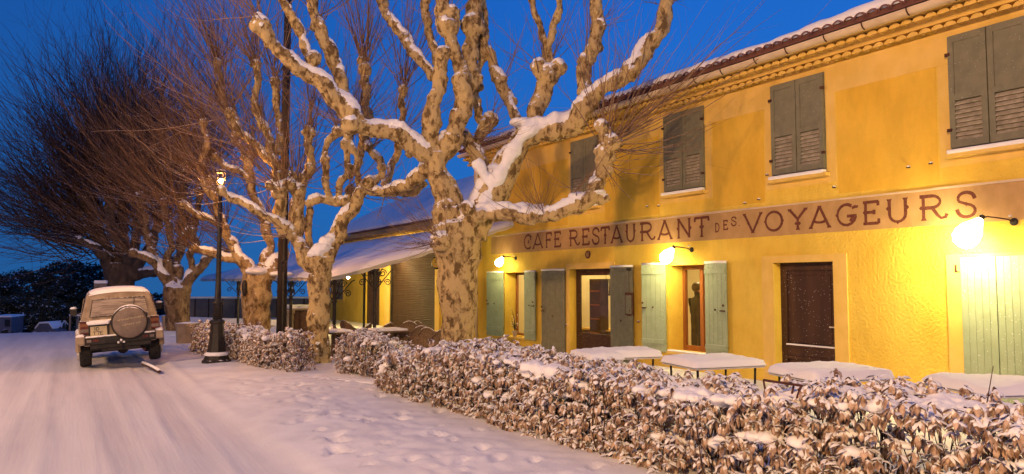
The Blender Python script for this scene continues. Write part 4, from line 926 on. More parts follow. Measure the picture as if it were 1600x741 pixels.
def spline(pts, rs, step):
    """Catmull-Rom through the joints, with a little wander"""
    out = []; n = len(pts)
    for i in range(n-1):
        p0 = pts[max(i-1,0)]; p1 = pts[i]; p2 = pts[i+1]; p3 = pts[min(i+2,n-1)]
        k = max(2, int((p2-p1).length/step))
        for j in range(k):
            t = j/k; q = .5*((2*p1)+(p2-p0)*t+(2*p0-5*p1+4*p2-p3)*t*t+(3*p1-p0-3*p2+p3)*t**3)
            out.append((q, rs[i]*(1-t)+rs[i+1]*t))
    out.append((pts[-1], rs[-1])); return out
def make_tree(name, label, base, D0, limbs, knobs, whips, bark, voxel=.03, snow_amt=1.0, group=None, twm=None, lumps=1.0, extra=None, rscale=.92):
    """limbs: lists of (px, py, depth offset, radius in px); knobs: same, single; whips: (px, py, doff, dir, n, length, spread, ...)"""
    t = thing(name, label, 'tree', base, group=group)
    W = lambda q: at_depth(q[0], q[1], D0+q[2])
    wr = lambda q: q[3]*(D0+q[2])/FPX*rscale
    wood = MB(); sn = MB(); rd = random.Random(len(limbs)*7+len(label))
    trunk = MB()
    for li, lb in enumerate(limbs):
        pts = [W(q) for q in lb]; rs = [wr(q)*(1 if li == 0 or q[3] > 22 else .90) for q in lb]
        S_ = spline(pts, rs, max(.06, min(rs)*.8)); ph = rd.random()*6
        P = []; Q = []
        k1, k2 = rd.uniform(.55, .85), rd.uniform(.3, .5); acc = 0.0; off = Vector((rd.uniform(-1,1), rd.uniform(-1,1), rd.uniform(-.4,.4))).normalized(); off2 = off.cross(Vector((0,0,1)))
        for i, (p, r) in enumerate(S_):
            if i: acc += (S_[i][0]-S_[i-1][0]).length
            if li and r < .26:
                e_ = min(1, i/4)*min(1, (len(S_)-1-i)/3); p = p+(off*math.sin(acc*6.28/(k1+r*2)+ph)+off2*math.sin(acc*6.28/(k2+r*2)+2*ph)*.7)*r*(.24 if D0 < 15 else .36)*e_*lumps
            j = .10*r*lumps; P.append(p+Vector((rd.uniform(-j,j), rd.uniform(-j,j), rd.uniform(-j,j)))); Q.append(r*(1+.09*lumps*math.sin(i*.9+ph)+.09*lumps*math.sin(i*.37+2*ph)+rd.uniform(-.09,.09)*lumps))
        wood.tube(P, Q, 14)
        if li == 0: continue
        for i in range(0, len(P)-1):          # little burls
            if rd.random() < .10*lumps and Q[i] < .3:
                a = rd.random()*6.3; d = Vector((math.cos(a), math.sin(a), rd.uniform(-.6,.6))); wood.ball(P[i]+d*Q[i]*.75, Q[i]*rd.uniform(.40,.72), 8, 6)
        run = []
        def flush():
            if len(run) > 2:
                n = len(run); rr = [r*min(1, .25+i*.5, .25+(n-1-i)*.5) for i, (p, r) in enumerate(run)]
                sn.tube([p for p, r in run], rr, 12)
            run.clear()
        for i in range(len(P)-1):
            tg = (P[i+1]-P[max(i-1,0)]).normalized(); fl = 1-abs(tg.z)
            if fl > .05 and rd.random() > .03:
                th = (.42+.20*min(1, fl*1.6))*snow_amt; upn = (Vector((0,0,1))-tg*tg.z).normalized()
                rr = Q[i]*(.72+.16*min(1, fl*2.5))*(.96+.10*math.sin(i*.6+ph*2))
                run.append((P[i]+upn*Q[i]*th+Vector((0,0,.012)), max(rr, .02)))
            else: flush()
        flush()
    for kn in knobs:
        p = W(kn); r = wr(kn)*1.06; wood.ball(p, r, 12, 9)
        for k in range(7):
            d = Vector((rd.gauss(0,1), rd.gauss(0,1), rd.gauss(0,.9))).normalized(); wood.ball(p+d*r*.75, r*rd.uniform(.3,.5), 8, 6)
        sn.ball(p+Vector((0,0,r*.55)), r*.78, 10, 8, (1.05,1.05,.75))
        for k in range(3):
            a = rd.random()*6.3; sn.ball(p+Vector((math.cos(a)*r*.7, math.sin(a)*r*.7, r*rd.uniform(-.1,.4))), r*.36, 8, 6)
    if extra: extra(wood, sn)
    wo = wood.build('trunk', bark, t, fix=False); remesh(wo, voxel*.8, 1, .055*lumps, .13, .028*lumps, .045)
    so = sn.build('snow', M['soft_snow'], t, fix=False); remesh(so, voxel*.9, 3, .05, .11, .02, .04)
    tw = Twigs()
    for q in whips:
        p = at_depth(q[0], q[1], D0+q[2]); d = q[3]
        kw = q[7] if len(q) > 7 else {}
        tw.whips(p, cam_dir(*d), q[4], q[5], q[6], **kw)
    if tw.V: tag(tw.build('twigs', twm or M['twig'], t), kind=None)
    return t
def cam_dir(r, u, f=0.0):
    """direction given as picture right, up, away"""
    F_ = Vector((math.sin(YAW), math.cos(YAW), 0)); R_ = Vector((math.cos(YAW), -math.sin(YAW), 0))
    return tuple(R_*r+Vector((0,0,1))*u+F_*f)

# the big plane tree in front of the house
T1 = [
 [(716,640,0,42),(716,560,0,35),(716,500,0,31),(717,440,0,30),(717,405,0,36),(716,375,0,42),(714,352,0,36)],
 [(704,372,0,30),(700,330,0,25),(692,290,0,22),(684,262,0,21),(684,238,0,23)],
 [(684,245,0,21),(660,240,-.1,18),(640,222,-.2,15),(618,208,-.3,14),(598,203,-.3,15),(576,200,-.4,16),(556,193,-.5,17)],
 [(557,196,-.5,15),(541,170,-.5,17),(518,145,-.6,17),(494,124,-.7,15),(468,108,-.8,14),(444,88,-.9,12),(426,66,-1.0,12),(410,44,-1.1,13)],
 [(545,172,-.5,13),(536,140,-.4,13),(525,105,-.4,13),(513,75,-.5,12),(500,45,-.6,11),(492,22,-.6,11),(484,-20,-.6,9)],
 [(490,112,-.7,9),(482,85,-.6,9),(470,55,-.5,9),(455,25,-.5,8),(440,-5,-.5,8),(430,-40,-.5,7)],
 [(684,248,0,21),(704,218,0,21),(718,190,0,20),(724,160,0,18),(722,125,0,15),(714,90,0,13),(703,58,0,14),(698,35,0,16),(690,0,0,12),(686,-50,0,10)],
 [(722,170,0,16),(733,130,.2,15),(737,85,.3,15),(738,45,.3,17),(744,5,.3,14),(748,-50,.3,11)],
 [(674,232,0,17),(672,200,-.1,16),(678,165,-.1,15),(686,130,-.1,14),(690,98,-.1,14),(692,82,-.1,12)],
 [(676,118,.2,10),(656,94,.2,9),(636,66,.3,9),(618,40,.4,9),(600,15,.5,9),(592,-15,.5,9),(588,-50,.5,7)],
 [(686,100,.3,9),(674,64,.4,8),(666,30,.4,8),(664,-5,.4,8),(660,-50,.4,7)],
 [(732,372,0,30),(748,335,.1,26),(770,300,.15,25),(788,266,.2,24),(803,236,.2,23),(820,212,.2,24)],
 [(775,298,.2,14),(760,270,.3,14),(744,240,.4,13),(730,218,.4,12),(722,210,.4,10)],
 [(744,240,.4,11),(748,215,.4,10),(757,200,.4,11),(765,190,.4,11)],
 [(757,202,.5,7),(748,178,.5,8),(743,150,.6,8),(746,120,.6,8),(752,90,.6,7),(748,50,.6,7),(744,0,.6,6)],
 [(815,218,.2,21),(845,208,.1,20),(872,203,0,20),(898,194,-.1,19),(914,172,-.2,17),(928,148,-.3,15),(950,134,-.4,14),(972,124,-.5,15),(992,104,-.5,15),(1010,80,-.5,14),(1030,48,-.5,14),(1042,14,-.5,14),(1048,-40,-.5,12)],
 [(826,208,.2,17),(836,180,.3,15),(846,152,.4,15),(852,128,.4,16)],
 [(846,108,.4,7),(852,80,.5,6),(845,45,.5,6),(833,10,.5,6),(826,-40,.5,6)],
 [(858,108,.4,7),(858,80,.4,7),(864,45,.4,7),(874,10,.4,7),(878,-40,.4,6)],
 [(918,168,-.1,16),(912,135,0,14),(916,100,0,13),(926,70,0,14),(936,42,0,14),(930,10,.0,12),(926,-50,0,12)],
 [(816,215,.3,11),(806,180,.4,9),(792,155,.5,10),(780,125,.5,11),(768,92,.6,9),(757,60,.6,8),(756,20,.6,8),(750,-40,.6,7)],
 [(728,352,-.2,20),(750,336,-.4,15),(782,334,-.5,13),(822,340,-.6,13),(866,335,-.8,13),(900,322,-.9,14),(926,306,-1.0,14),(936,282,-1.0,14),(942,258,-1.1,14),(950,235,-1.1,15),(948,210,-1.1,13),(944,196,-1.1,9)],
 [(920,310,-1.0,12),(942,312,-1.0,9),(952,308,-1.0,7)],
 [(948,236,-1.1,9),(962,228,-1.2,8),(972,222,-1.2,7)],
 [(942,262,-1.1,9),(950,250,-1.15,9),(962,246,-1.2,7)],
 [(680,250,.3,12),(662,268,.6,12),(640,288,.9,10),(614,296,1.2,9),(592,300,1.4,8)],
]
K1 = [(690,378,-.42,17),(408,40,-1.1,16),(404,30,-1.1,10),(548,196,-.6,16),(490,92,-.7,13),(496,38,-.6,12),(700,42,0,19),(738,40,.3,19),(706,22,0,14),
      (692,84,-.1,12),(766,188,.4,13),(782,125,.5,12),(748,135,.6,9),(856,118,.4,19),(872,106,.4,14),(842,104,.4,13),(940,198,-1.1,12),(956,222,-1.2,13),(942,238,-1.1,13),
      (948,268,-1.1,11),(936,40,0,12),(914,95,0,12),(985,110,-.5,16),(900,188,-.1,15),(725,212,.4,11),(800,160,.5,9),(676,118,.2,10),(730,326,-.5,12),(636,66,.3,9),(660,240,-.1,14)]
def wh(px, py, do, r, u, f, n, ln, sp, **k): return (px, py, do, (r, u, f), n, ln, sp, k)
W1 = [wh(955,222,-1.2, 1.0,.9,-.1, 20, 3.4, .30, r0=.013, lift=.3, side=3), wh(950,232,-1.2, 1.0,.35,-.1, 12, 2.6, .35, r0=.012, lift=.3, side=3), wh(945,205,-1.1, .1,1,0, 10, 2.4, .3, r0=.012),
      wh(945,255,-1.1, .6,-.2,-.3, 8, 1.6, .5, r0=.010, lift=.5), wh(920,130,0, -.1,1,0, 10, 2.2, .3), wh(408,38,-1.1, -.5,1,0, 16, 2.2, .5), wh(500,30,-.6, -.2,1,0, 10, 1.8, .4),
      wh(856,110,.4, .1,1,0, 12, 1.6, .45), wh(785,125,.5, .1,1,0, 8, 1.6, .4), wh(700,30,0, 0,1,0, 14, 1.6, .5), wh(766,185,.4, .3,.6,0, 8, 1.1, .6, r0=.008), wh(845,335,-.7, -.1,.8,-.3, 10, 1.1, .5, r0=.009),
      wh(550,195,-.5, -.6,.2,-.3, 10, 1.5, .6, r0=.008), wh(820,345,-.6, .5,.1,-.4, 8, .9, .7, r0=.007), wh(690,378,-.5, -1,-.1,-.3, 14, 1.7, .35, r0=.009, lift=.4), wh(690,372,-.5, -.8,.5,-.3, 10, 1.4, .5, r0=.008),
      wh(750,230,.3, .4,.5,-.3, 8, 1.1, .6, r0=.008), wh(990,105,-.5, .2,1,0, 8, 1.3, .4, r0=.009), wh(1045,0,-.5, .5,1,0, 12, 2.0, .5, r0=.011), wh(640,70,.3, -.2,1,.2, 8, 1.5, .5, r0=.009),
      wh(930,40,0, .5,.7,0, 9, 1.3, .5, r0=.009), wh(735,215,.3, .8,.0,-.4, 12, 1.6, .35, r0=.008, lift=.1), wh(900,300,-1.1, .3,.3,-.4, 10, 1.0, .7, r0=.007)]
W1 = [(q[0], q[1], q[2], q[3], int(q[4]*1.35), q[5]*1.05, q[6]*1.1, q[7]) for q in W1]
b1 = at_depth(716, 600, 14.5)
def burls1(wood, sn):
    for px_, py_, dd_, r_, sx_ in ((722,342,14.45,.20,1.4),(740,330,14.4,.20,1.5),(764,322,14.35,.17,1.6),(702,352,14.3,.17,1.2),(664,226,14.5,.19,1.5),(650,222,14.4,.16,1.5),(776,262,14.65,.20,1.0),(818,192,14.7,.24,1.3),(846,190,14.6,.2,1.6),(700,208,14.5,.14,1.2),(936,300,13.45,.12,1.2),(922,150,14.3,.16,1.2)):
        sn.ball(at_depth(px_, py_, dd_), r_, 12, 8, (sx_, sx_*.8, .42), .05)
    for path, rr_ in (([(755,322),(770,292),(787,262),(802,234),(822,206),(852,194),(886,186)], .165), ([(744,250),(756,272),(770,292)], .13), ([(735,338),(765,326),(800,326),(850,326)], .13), ([(610,196),(634,208),(655,222)], .14)):
        P_ = [at_depth(x_, y_, 14.44-(.35 if y_ > 320 and x_ > 760 else 0)) for x_, y_ in path]; sn.tube([q for q, _ in spline(P_, [rr_]*len(P_), .1)], [rr_*(.82+.2*math.sin(i*1.3)) for i in range(len(spline(P_, [rr_]*len(P_), .1)))], 12)
    for k in range(6):
        a = 6.28*k/6+.3; p0 = Vector((b1.x, b1.y, 0)); wood.tube([p0+Vector((math.cos(a)*.55, math.sin(a)*.55, -.1)), p0+Vector((math.cos(a)*.36, math.sin(a)*.36, .18)), p0+Vector((math.cos(a)*.22, math.sin(a)*.22, .6))], [.16,.15,.08], 8)
make_tree('plane_tree', 'massive mottled plane tree with thick knobbly limbs before the house corner', (b1.x, b1.y, 0), 14.5, T1, K1, W1, M['bark'], .028, 1.0, 'pollarded plane trees along the terrace', extra=burls1)

# the twin-stemmed plane tree
T2 = [
 [(495,610,0,24),(496,560,0,22),(498,500,0,20),(499,455,0,20),(499,425,0,26),(499,405,0,28)],
 [(505,418,0,17),(520,385,0,14),(535,352,0,13),(552,322,0,13),(566,300,0,12),(576,288,0,11)],
 [(508,398,.25,12),(526,356,.3,11),(545,325,.35,10),(560,300,.35,10),(572,284,.35,9)],
 [(570,296,0,10),(596,300,0,9),(624,302,.0,9),(648,296,-.1,9),(665,284,-.1,9)],
 [(486,415,0,16),(470,388,0,14),(452,366,0,13),(440,345,0,14),(436,322,0,12),(437,298,0,12),(432,268,0,10),(424,235,.1,9),(416,205,.2,8),(404,178,.3,8),(398,160,.3,7)],
 [(462,380,.1,13),(466,350,.1,12),(467,322,.1,12),(466,300,.1,13)],
 [(448,358,-.1,9),(430,346,-.2,8),(408,334,-.3,8),(388,322,-.4,8),(366,312,-.4,7),(345,300,-.5,6)],
 [(466,302,.1,10),(476,280,.2,9),(486,262,.2,9),(484,238,.2,9),(482,215,.2,10)],
 [(478,320,.1,9),(500,312,.1,9),(522,314,.1,9),(540,314,.1,9),(548,300,.2,8)],
 [(515,312,.1,8),(511,288,.1,7),(508,262,.1,7),(507,240,.1,7),(514,222,.1,7),(524,210,.1,8)],
 [(528,308,.1,7),(532,288,.1,7),(544,270,.1,7),(542,245,.1,7),(540,228,.1,8)],
 [(565,290,.1,8),(556,268,.1,8),(560,246,.1,8),(550,232,.1,7),(543,216,.1,8)],
 [(578,286,.1,8),(596,274,.1,8),(594,252,.1,8),(582,240,.1,7),(575,228,.1,7)],
 [(560,256,.8,9),(566,225,.9,9),(574,190,1.0,9),(572,150,1.1,9),(570,118,1.1,10)],
 [(600,290,1.2,8),(612,262,1.4,8),(622,235,1.5,8),(630,200,1.6,8),(628,165,1.7,7),(630,135,1.7,7)],
 [(480,400,.3,8),(484,370,.3,8),(482,345,.3,8),(484,322,.3,7)],
 [(400,176,.3,8),(398,150,.4,7),(404,125,.4,7),(400,100,.5,7)],
 [(436,240,.2,8),(438,200,.4,7),(432,165,.5,7),(430,130,.5,8)],
 [(430,262,.1,8),(414,240,.2,8),(392,222,.3,8),(372,200,.3,8),(362,182,.3,8)],
]
K2 = [(437,300,-.05,15),(452,288,0,12),(466,298,.1,14),(424,290,-.1,10),(483,208,.2,12),(484,262,.2,9),(527,206,.1,10),(508,250,.1,9),(540,226,.1,10),(544,212,.1,9),(545,272,.1,9),(575,228,.1,9),(596,262,.1,9),
      (570,108,1.1,12),(566,96,1.1,9),(560,190,1.0,9),(630,140,1.7,9),(622,215,1.5,9),(360,178,.3,10),(400,100,.5,9),(430,128,.5,9),(346,298,-.5,9),(548,298,.2,10),(578,285,0,12),(456,275,.1,9),(640,240,1.6,8)]
W2 = [wh(483,205,.2, 0,1,0, 14, 2.4, .3), wh(570,100,1.1, 0,1,0, 26, 3.0, .28, r0=.013), wh(630,135,1.7, .1,1,0, 20, 2.8, .3), wh(527,205,.1, 0,1,0, 12, 2.2, .35), wh(541,212,.1, .1,1,0, 12, 2.2, .35),
      wh(430,125,.5, -.1,1,0, 20, 2.8, .4), wh(400,100,.5, -.4,1,0, 24, 2.8, .45), wh(360,178,.3, -.6,1,0, 24, 2.8, .5), wh(437,290,0, -.6,.7,-.2, 22, 2.4, .55), wh(345,298,-.5, -.8,.6,0, 16, 2.2, .5),
      wh(466,290,.1, .0,1,0, 14, 2.0, .4), wh(400,240,.2, -.7,.5,0, 18, 2.4, .5), wh(440,300,0, .2,.6,-.5, 10, 1.6, .6), wh(575,228,.1, .3,1,0, 12, 1.8, .45), wh(545,300,.1, .5,.2,-.3, 10, 1.6, .6), wh(600,298,0, .4,-.1,-.3, 10, 1.3, .6),
      wh(622,215,1.5, .2,.9,.1, 12, 2.2, .5), wh(560,190,1.0, .4,.7,.1, 14, 2.0, .5), wh(450,360,0, -.7,.2,-.3, 12, 1.8, .6), wh(415,205,.2, -.3,1,0, 14, 2.6, .4)]
W2 = [(q[0], q[1], q[2], q[3], int(q[4]*1.6), q[5], q[6]*1.1, q[7]) for q in W2]
b2 = at_depth(495, 590, 15.9)
def ex2(wood, sn):
    for px_, py_, dd_, r_ in ((504,388,15.8,.20),(512,376,15.85,.17),(494,396,15.75,.17),(440,286,15.9,.14),(520,370,15.9,.14)): sn.ball(at_depth(px_, py_, dd_), r_, 12, 8, (1.15, 1, .6), .05)
make_tree('plane_tree', 'twin-stemmed mottled plane tree between the two low hedges and the canopy', (b2.x, b2.y, 0), 15.9, T2, K2, W2, M['bark'], .026, .95, 'pollarded plane trees along the terrace', extra=ex2, rscale=.84)

# the short forked tree behind the street lamp
T3 = [
 [(402,560,0,27),(401,520,0,24),(401,480,0,22),(402,450,0,24),(405,430,0,29),(406,420,0,26)],
 [(392,432,0,15),(378,408,0,12),(364,386,0,10),(352,362,0,9),(344,335,0,9),(336,310,0,8),(330,285,.1,7)],
 [(420,428,0,17),(434,405,.2,14),(446,380,.4,12),(454,350,.6,11),(462,320,.8,10),(468,290,.9,9)],
 [(412,420,.3,12),(420,385,.5,10),(415,350,.7,9),(402,320,.8,8),(392,285,.8,8),(388,250,.9,8)],
 [(378,408,0,9),(352,402,-.1,8),(328,396,-.2,7),(304,388,-.3,6)],
 [(352,362,0,7),(330,345,0,7),(308,335,0,6),(286,320,0,6)],
 [(336,310,0,7),(318,285,.1,7),(316,255,.2,6),(322,225,.2,6),(318,195,.3,6)],
 [(388,255,.9,7),(372,225,1.0,7),(362,195,1.1,7),(350,165,1.1,7),(345,135,1.2,7),(340,100,1.2,6)],
 [(392,285,.8,7),(376,270,.8,6),(355,262,.8,6),(340,248,.8,6)],
]
K3 = [(330,282,.1,9),(318,192,.3,8),(340,98,1.2,8),(336,246,.8,8),(304,388,-.3,8),(286,320,0,8),(388,250,.9,9),(350,165,1.1,8),(352,362,0,9),(468,288,.9,9),(316,255,.2,7),(415,350,.7,8),(362,195,1.1,8)]
W3 = [wh(330,282,.1, -.6,.8,0, 26, 2.8, .5, r0=.015), wh(318,192,.3, -.5,1,0, 26, 3.2, .45), wh(340,98,1.2, -.2,1,0, 30, 3.2, .42), wh(336,246,.8, -.8,.7,0, 30, 3.2, .5, r0=.015), wh(304,388,-.3, -.8,.8,0, 24, 3.0, .5, r0=.015),
      wh(286,320,0, -.9,.6,0, 26, 3.0, .5), wh(388,250,.9, .1,1,0, 20, 2.6, .4), wh(350,165,1.1, -.4,1,0, 24, 3.0, .45), wh(352,362,0, -.7,.8,-.2, 26, 2.6, .55, r0=.015), wh(468,288,.9, .2,1,0, 16, 2.4, .4), wh(370,390,0, -.8,.1,-.3, 10, 1.8, .6), wh(415,350,.7, -.2,.9,0, 16, 2.0, .5)]
W3 = [(q[0], q[1], q[2], q[3], int(q[4]*1.7), q[5]*1.05, q[6], dict(q[7], r0=.0125, side=4)) for q in W3]
W2 = W2
b3 = at_depth(402, 540, 19.9)
def ex3(wood, sn):
    sn.ball(at_depth(402,424,19.65), .20, 12, 8, (1.6,1,.5)); sn.ball(at_depth(440,428,19.6), .14, 10, 8, (2.4,1,.5))
tr3 = make_tree('plane_tree', 'short broad plane tree with a knot hole, behind the street lamp', (b3.x, b3.y, 0), 19.9, T3, K3, W3, M['bark_far'], .035, .95, 'pollarded plane trees along the terrace', extra=ex3, twm=M['twig_brown'], rscale=.86)
kh = at_depth(382, 450, 19.50); m = MB(); m.ball(kh, .09, 14, 10, (.8,.8,2.4)); m.build('knot_hole', M['black'], tr3, smooth=True)

# the lamp-lit tree behind the planters
T4 = [
 [(277,545,0,20),(277,520,0,18),(277,485,0,17),(276,460,0,18),(277,446,0,20)],
 [(268,450,0,12),(252,425,0,10),(240,400,.2,8),(232,372,.3,8),(226,345,.3,7),(218,310,.4,7)],
 [(288,450,0,12),(302,430,0,9),(318,412,0,8),(334,400,-.1,7),(350,392,-.1,6)],
 [(278,446,.2,11),(276,415,.4,9),(282,385,.5,8),(286,350,.6,8),(284,310,.7,7),(288,270,.8,7)],
 [(252,425,0,7),(238,410,-.2,7),(222,400,-.4,7),(208,396,-.5,6)],
 [(282,385,.5,7),(298,360,.5,7),(308,335,.4,6),(312,300,.4,6)],
 [(270,440,.1,8),(262,408,0,7),(268,380,-.1,7),(262,350,-.1,6),(255,318,-.1,6)],
 [(305,428,0,7),(296,402,-.1,7),(306,384,-.2,6),(300,362,-.3,6)],
]
K4 = [(218,308,.4,9),(288,268,.8,9),(208,396,-.5,8),(312,300,.4,8),(255,316,-.1,8),(300,360,-.3,8),(350,392,-.1,7),(232,372,.3,8),(282,385,.5,8),(262,408,0,8),(240,400,.2,8)]
W4 = [wh(218,308,.4, -.4,1,0, 60, 4.6, .45, r0=.018), wh(288,268,.8, 0,1,0, 60, 4.8, .4, r0=.018), wh(312,300,.4, .3,1,0, 45, 4.2, .45, r0=.016), wh(255,316,-.1, -.2,1,-.1, 55, 4.4, .45, r0=.018), wh(300,360,-.3, .0,1,-.2, 30, 3.6, .5, r0=.016),
      wh(208,396,-.5, -.7,.7,-.1, 40, 3.4, .45, r0=.016), wh(232,372,.3, -.6,.8,0, 40, 3.6, .45, r0=.016), wh(350,392,-.1, .3,.9,0, 16, 2.6, .5), wh(262,408,0, -.3,.9,-.3, 20, 2.6, .6)]
b4 = at_depth(277, 530, 26.5)
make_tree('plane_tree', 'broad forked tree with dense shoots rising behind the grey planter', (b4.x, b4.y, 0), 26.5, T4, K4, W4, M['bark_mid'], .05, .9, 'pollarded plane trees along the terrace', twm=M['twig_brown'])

# the big bushy tree beyond the car
T5 = [
 [(192,540,0,26),(192,510,0,24),(191,470,0,22),(190,440,0,24),(190,420,0,27)],
 [(180,430,0,16),(168,405,0,13),(160,378,0,11),(148,350,0,9),(136,318,0,8)],
 [(200,432,0,17),(214,412,0,14),(228,395,.2,11),(240,372,.3,9),(248,340,.4,8)],
 [(190,425,0,16),(192,392,.3,13),(190,358,.5,11),(192,320,.6,9),(190,280,.7,8)],
 [(204,430,.0,13),(225,428,-.2,11),(245,424,-.3,9),(262,415,-.4,8)],
 [(172,412,-.2,9),(160,396,-.6,9),(142,384,-1.0,8),(122,376,-1.2,7)],
 [(190,395,-.3,10),(178,364,-.8,9),(172,332,-1.0,8),(168,300,-1.2,7)],
 [(200,410,-.3,10),(212,378,-.8,9),(218,345,-1.0,8),(220,305,-1.1,7)],
]
K5 = [(136,316,0,9),(248,338,.4,9),(190,278,.7,9),(122,376,-1.2,8),(168,298,-1.2,8),(220,303,-1.1,8),(160,378,0,10),(190,358,.5,10)]
W5 = []
for px, py, do, r, u, n, ln, sp in ((136,316,0,-.6,.8,85,6.6,.40),(122,376,-1.2,-.9,.42,70,6.2,.32),(160,378,0,-.9,.38,80,6.8,.34),(248,338,.4,.3,1,95,7.6,.36),(190,278,.7,-.05,1,125,7.4,.36),(168,298,-1.2,-.35,1,110,7.6,.38),(220,303,-1.1,.12,1,110,7.6,.36),(190,358,.5,-.2,1,70,6.8,.5),(148,350,-.4,-.8,.5,85,6.6,.38),(200,330,.2,.1,1,70,6.4,.45)):
    W5.append(wh(px, py, do, r, u, 0, n, ln, sp, r0=.026, lift=.35, side=9, S=3, start=.40, wob=.22, K=10))
b5 = at_depth(192, 530, 34)
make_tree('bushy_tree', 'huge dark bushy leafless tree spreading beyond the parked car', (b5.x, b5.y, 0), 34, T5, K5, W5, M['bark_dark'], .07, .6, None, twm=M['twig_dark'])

# ------------------------------------------------------------------ hedges of drooping snow-crusted leaves
LV = np.array([(0,0,0), (.25,.34,-.02), (.62,.36,-.12), (1,0,-.34), (.25,-.34,-.02), (.62,-.36,-.12), (.28,0,.10), (.64,0,.03)], float)   # along, across, up
LF = np.array([(0,1,6),(0,6,4),(1,2,7),(1,7,6),(6,7,5),(6,5,4),(2,3,7),(7,3,5)])
def leaves_mesh(C, D, size, nl, droop=.30):
    """whorls: centres C (n,3), shoot directions D (n,3) -> V, F"""
    n = len(C); D = D/np.linalg.norm(D, axis=1, keepdims=True)
    ref = np.tile(np.array([0,0,1.0]), (n, 1)); A = np.cross(D, ref); A /= np.linalg.norm(A, axis=1, keepdims=True)+1e-6; B = np.cross(D, A)
    Vs = []; 
    for k in range(nl):
        a = 2*np.pi*(k/nl)+rng.random(n)*.9; rad = A*np.cos(a)[:,None]+B*np.sin(a)[:,None]
        dr = droop+.75*rng.random(n)**1.3
        L_ = rad*.75+D*(.30-.35*rng.random(n))[:,None]; L_[:,2] -= dr; L_ /= np.linalg.norm(L_, axis=1, keepdims=True)
        N_ = np.cross(L_, np.cross(rad+np.array([0,0,.35]), L_)); N_ /= np.linalg.norm(N_, axis=1, keepdims=True)+1e-6
        S_ = np.cross(N_, L_); sz = size*(.65+.6*rng.random(n)); wd = .42+.24*rng.random(n)
        V = C[:,None,:]+D[:,None,:]*(rng.random(n)*size*.5)[:,None,None]+sz[:,None,None]*(L_[:,None,:]*LV[None,:,0,None]+S_[:,None,:]*LV[None,:,1,None]*wd[:,None,None]+N_[:,None,:]*LV[None,:,2,None])
        Vs.append(V)
    V = np.concatenate(Vs, 0); m = len(V); F = (np.arange(m)[:,None,None]*8+LF[None]).reshape(-1, 3)
    return V.reshape(-1, 3), F
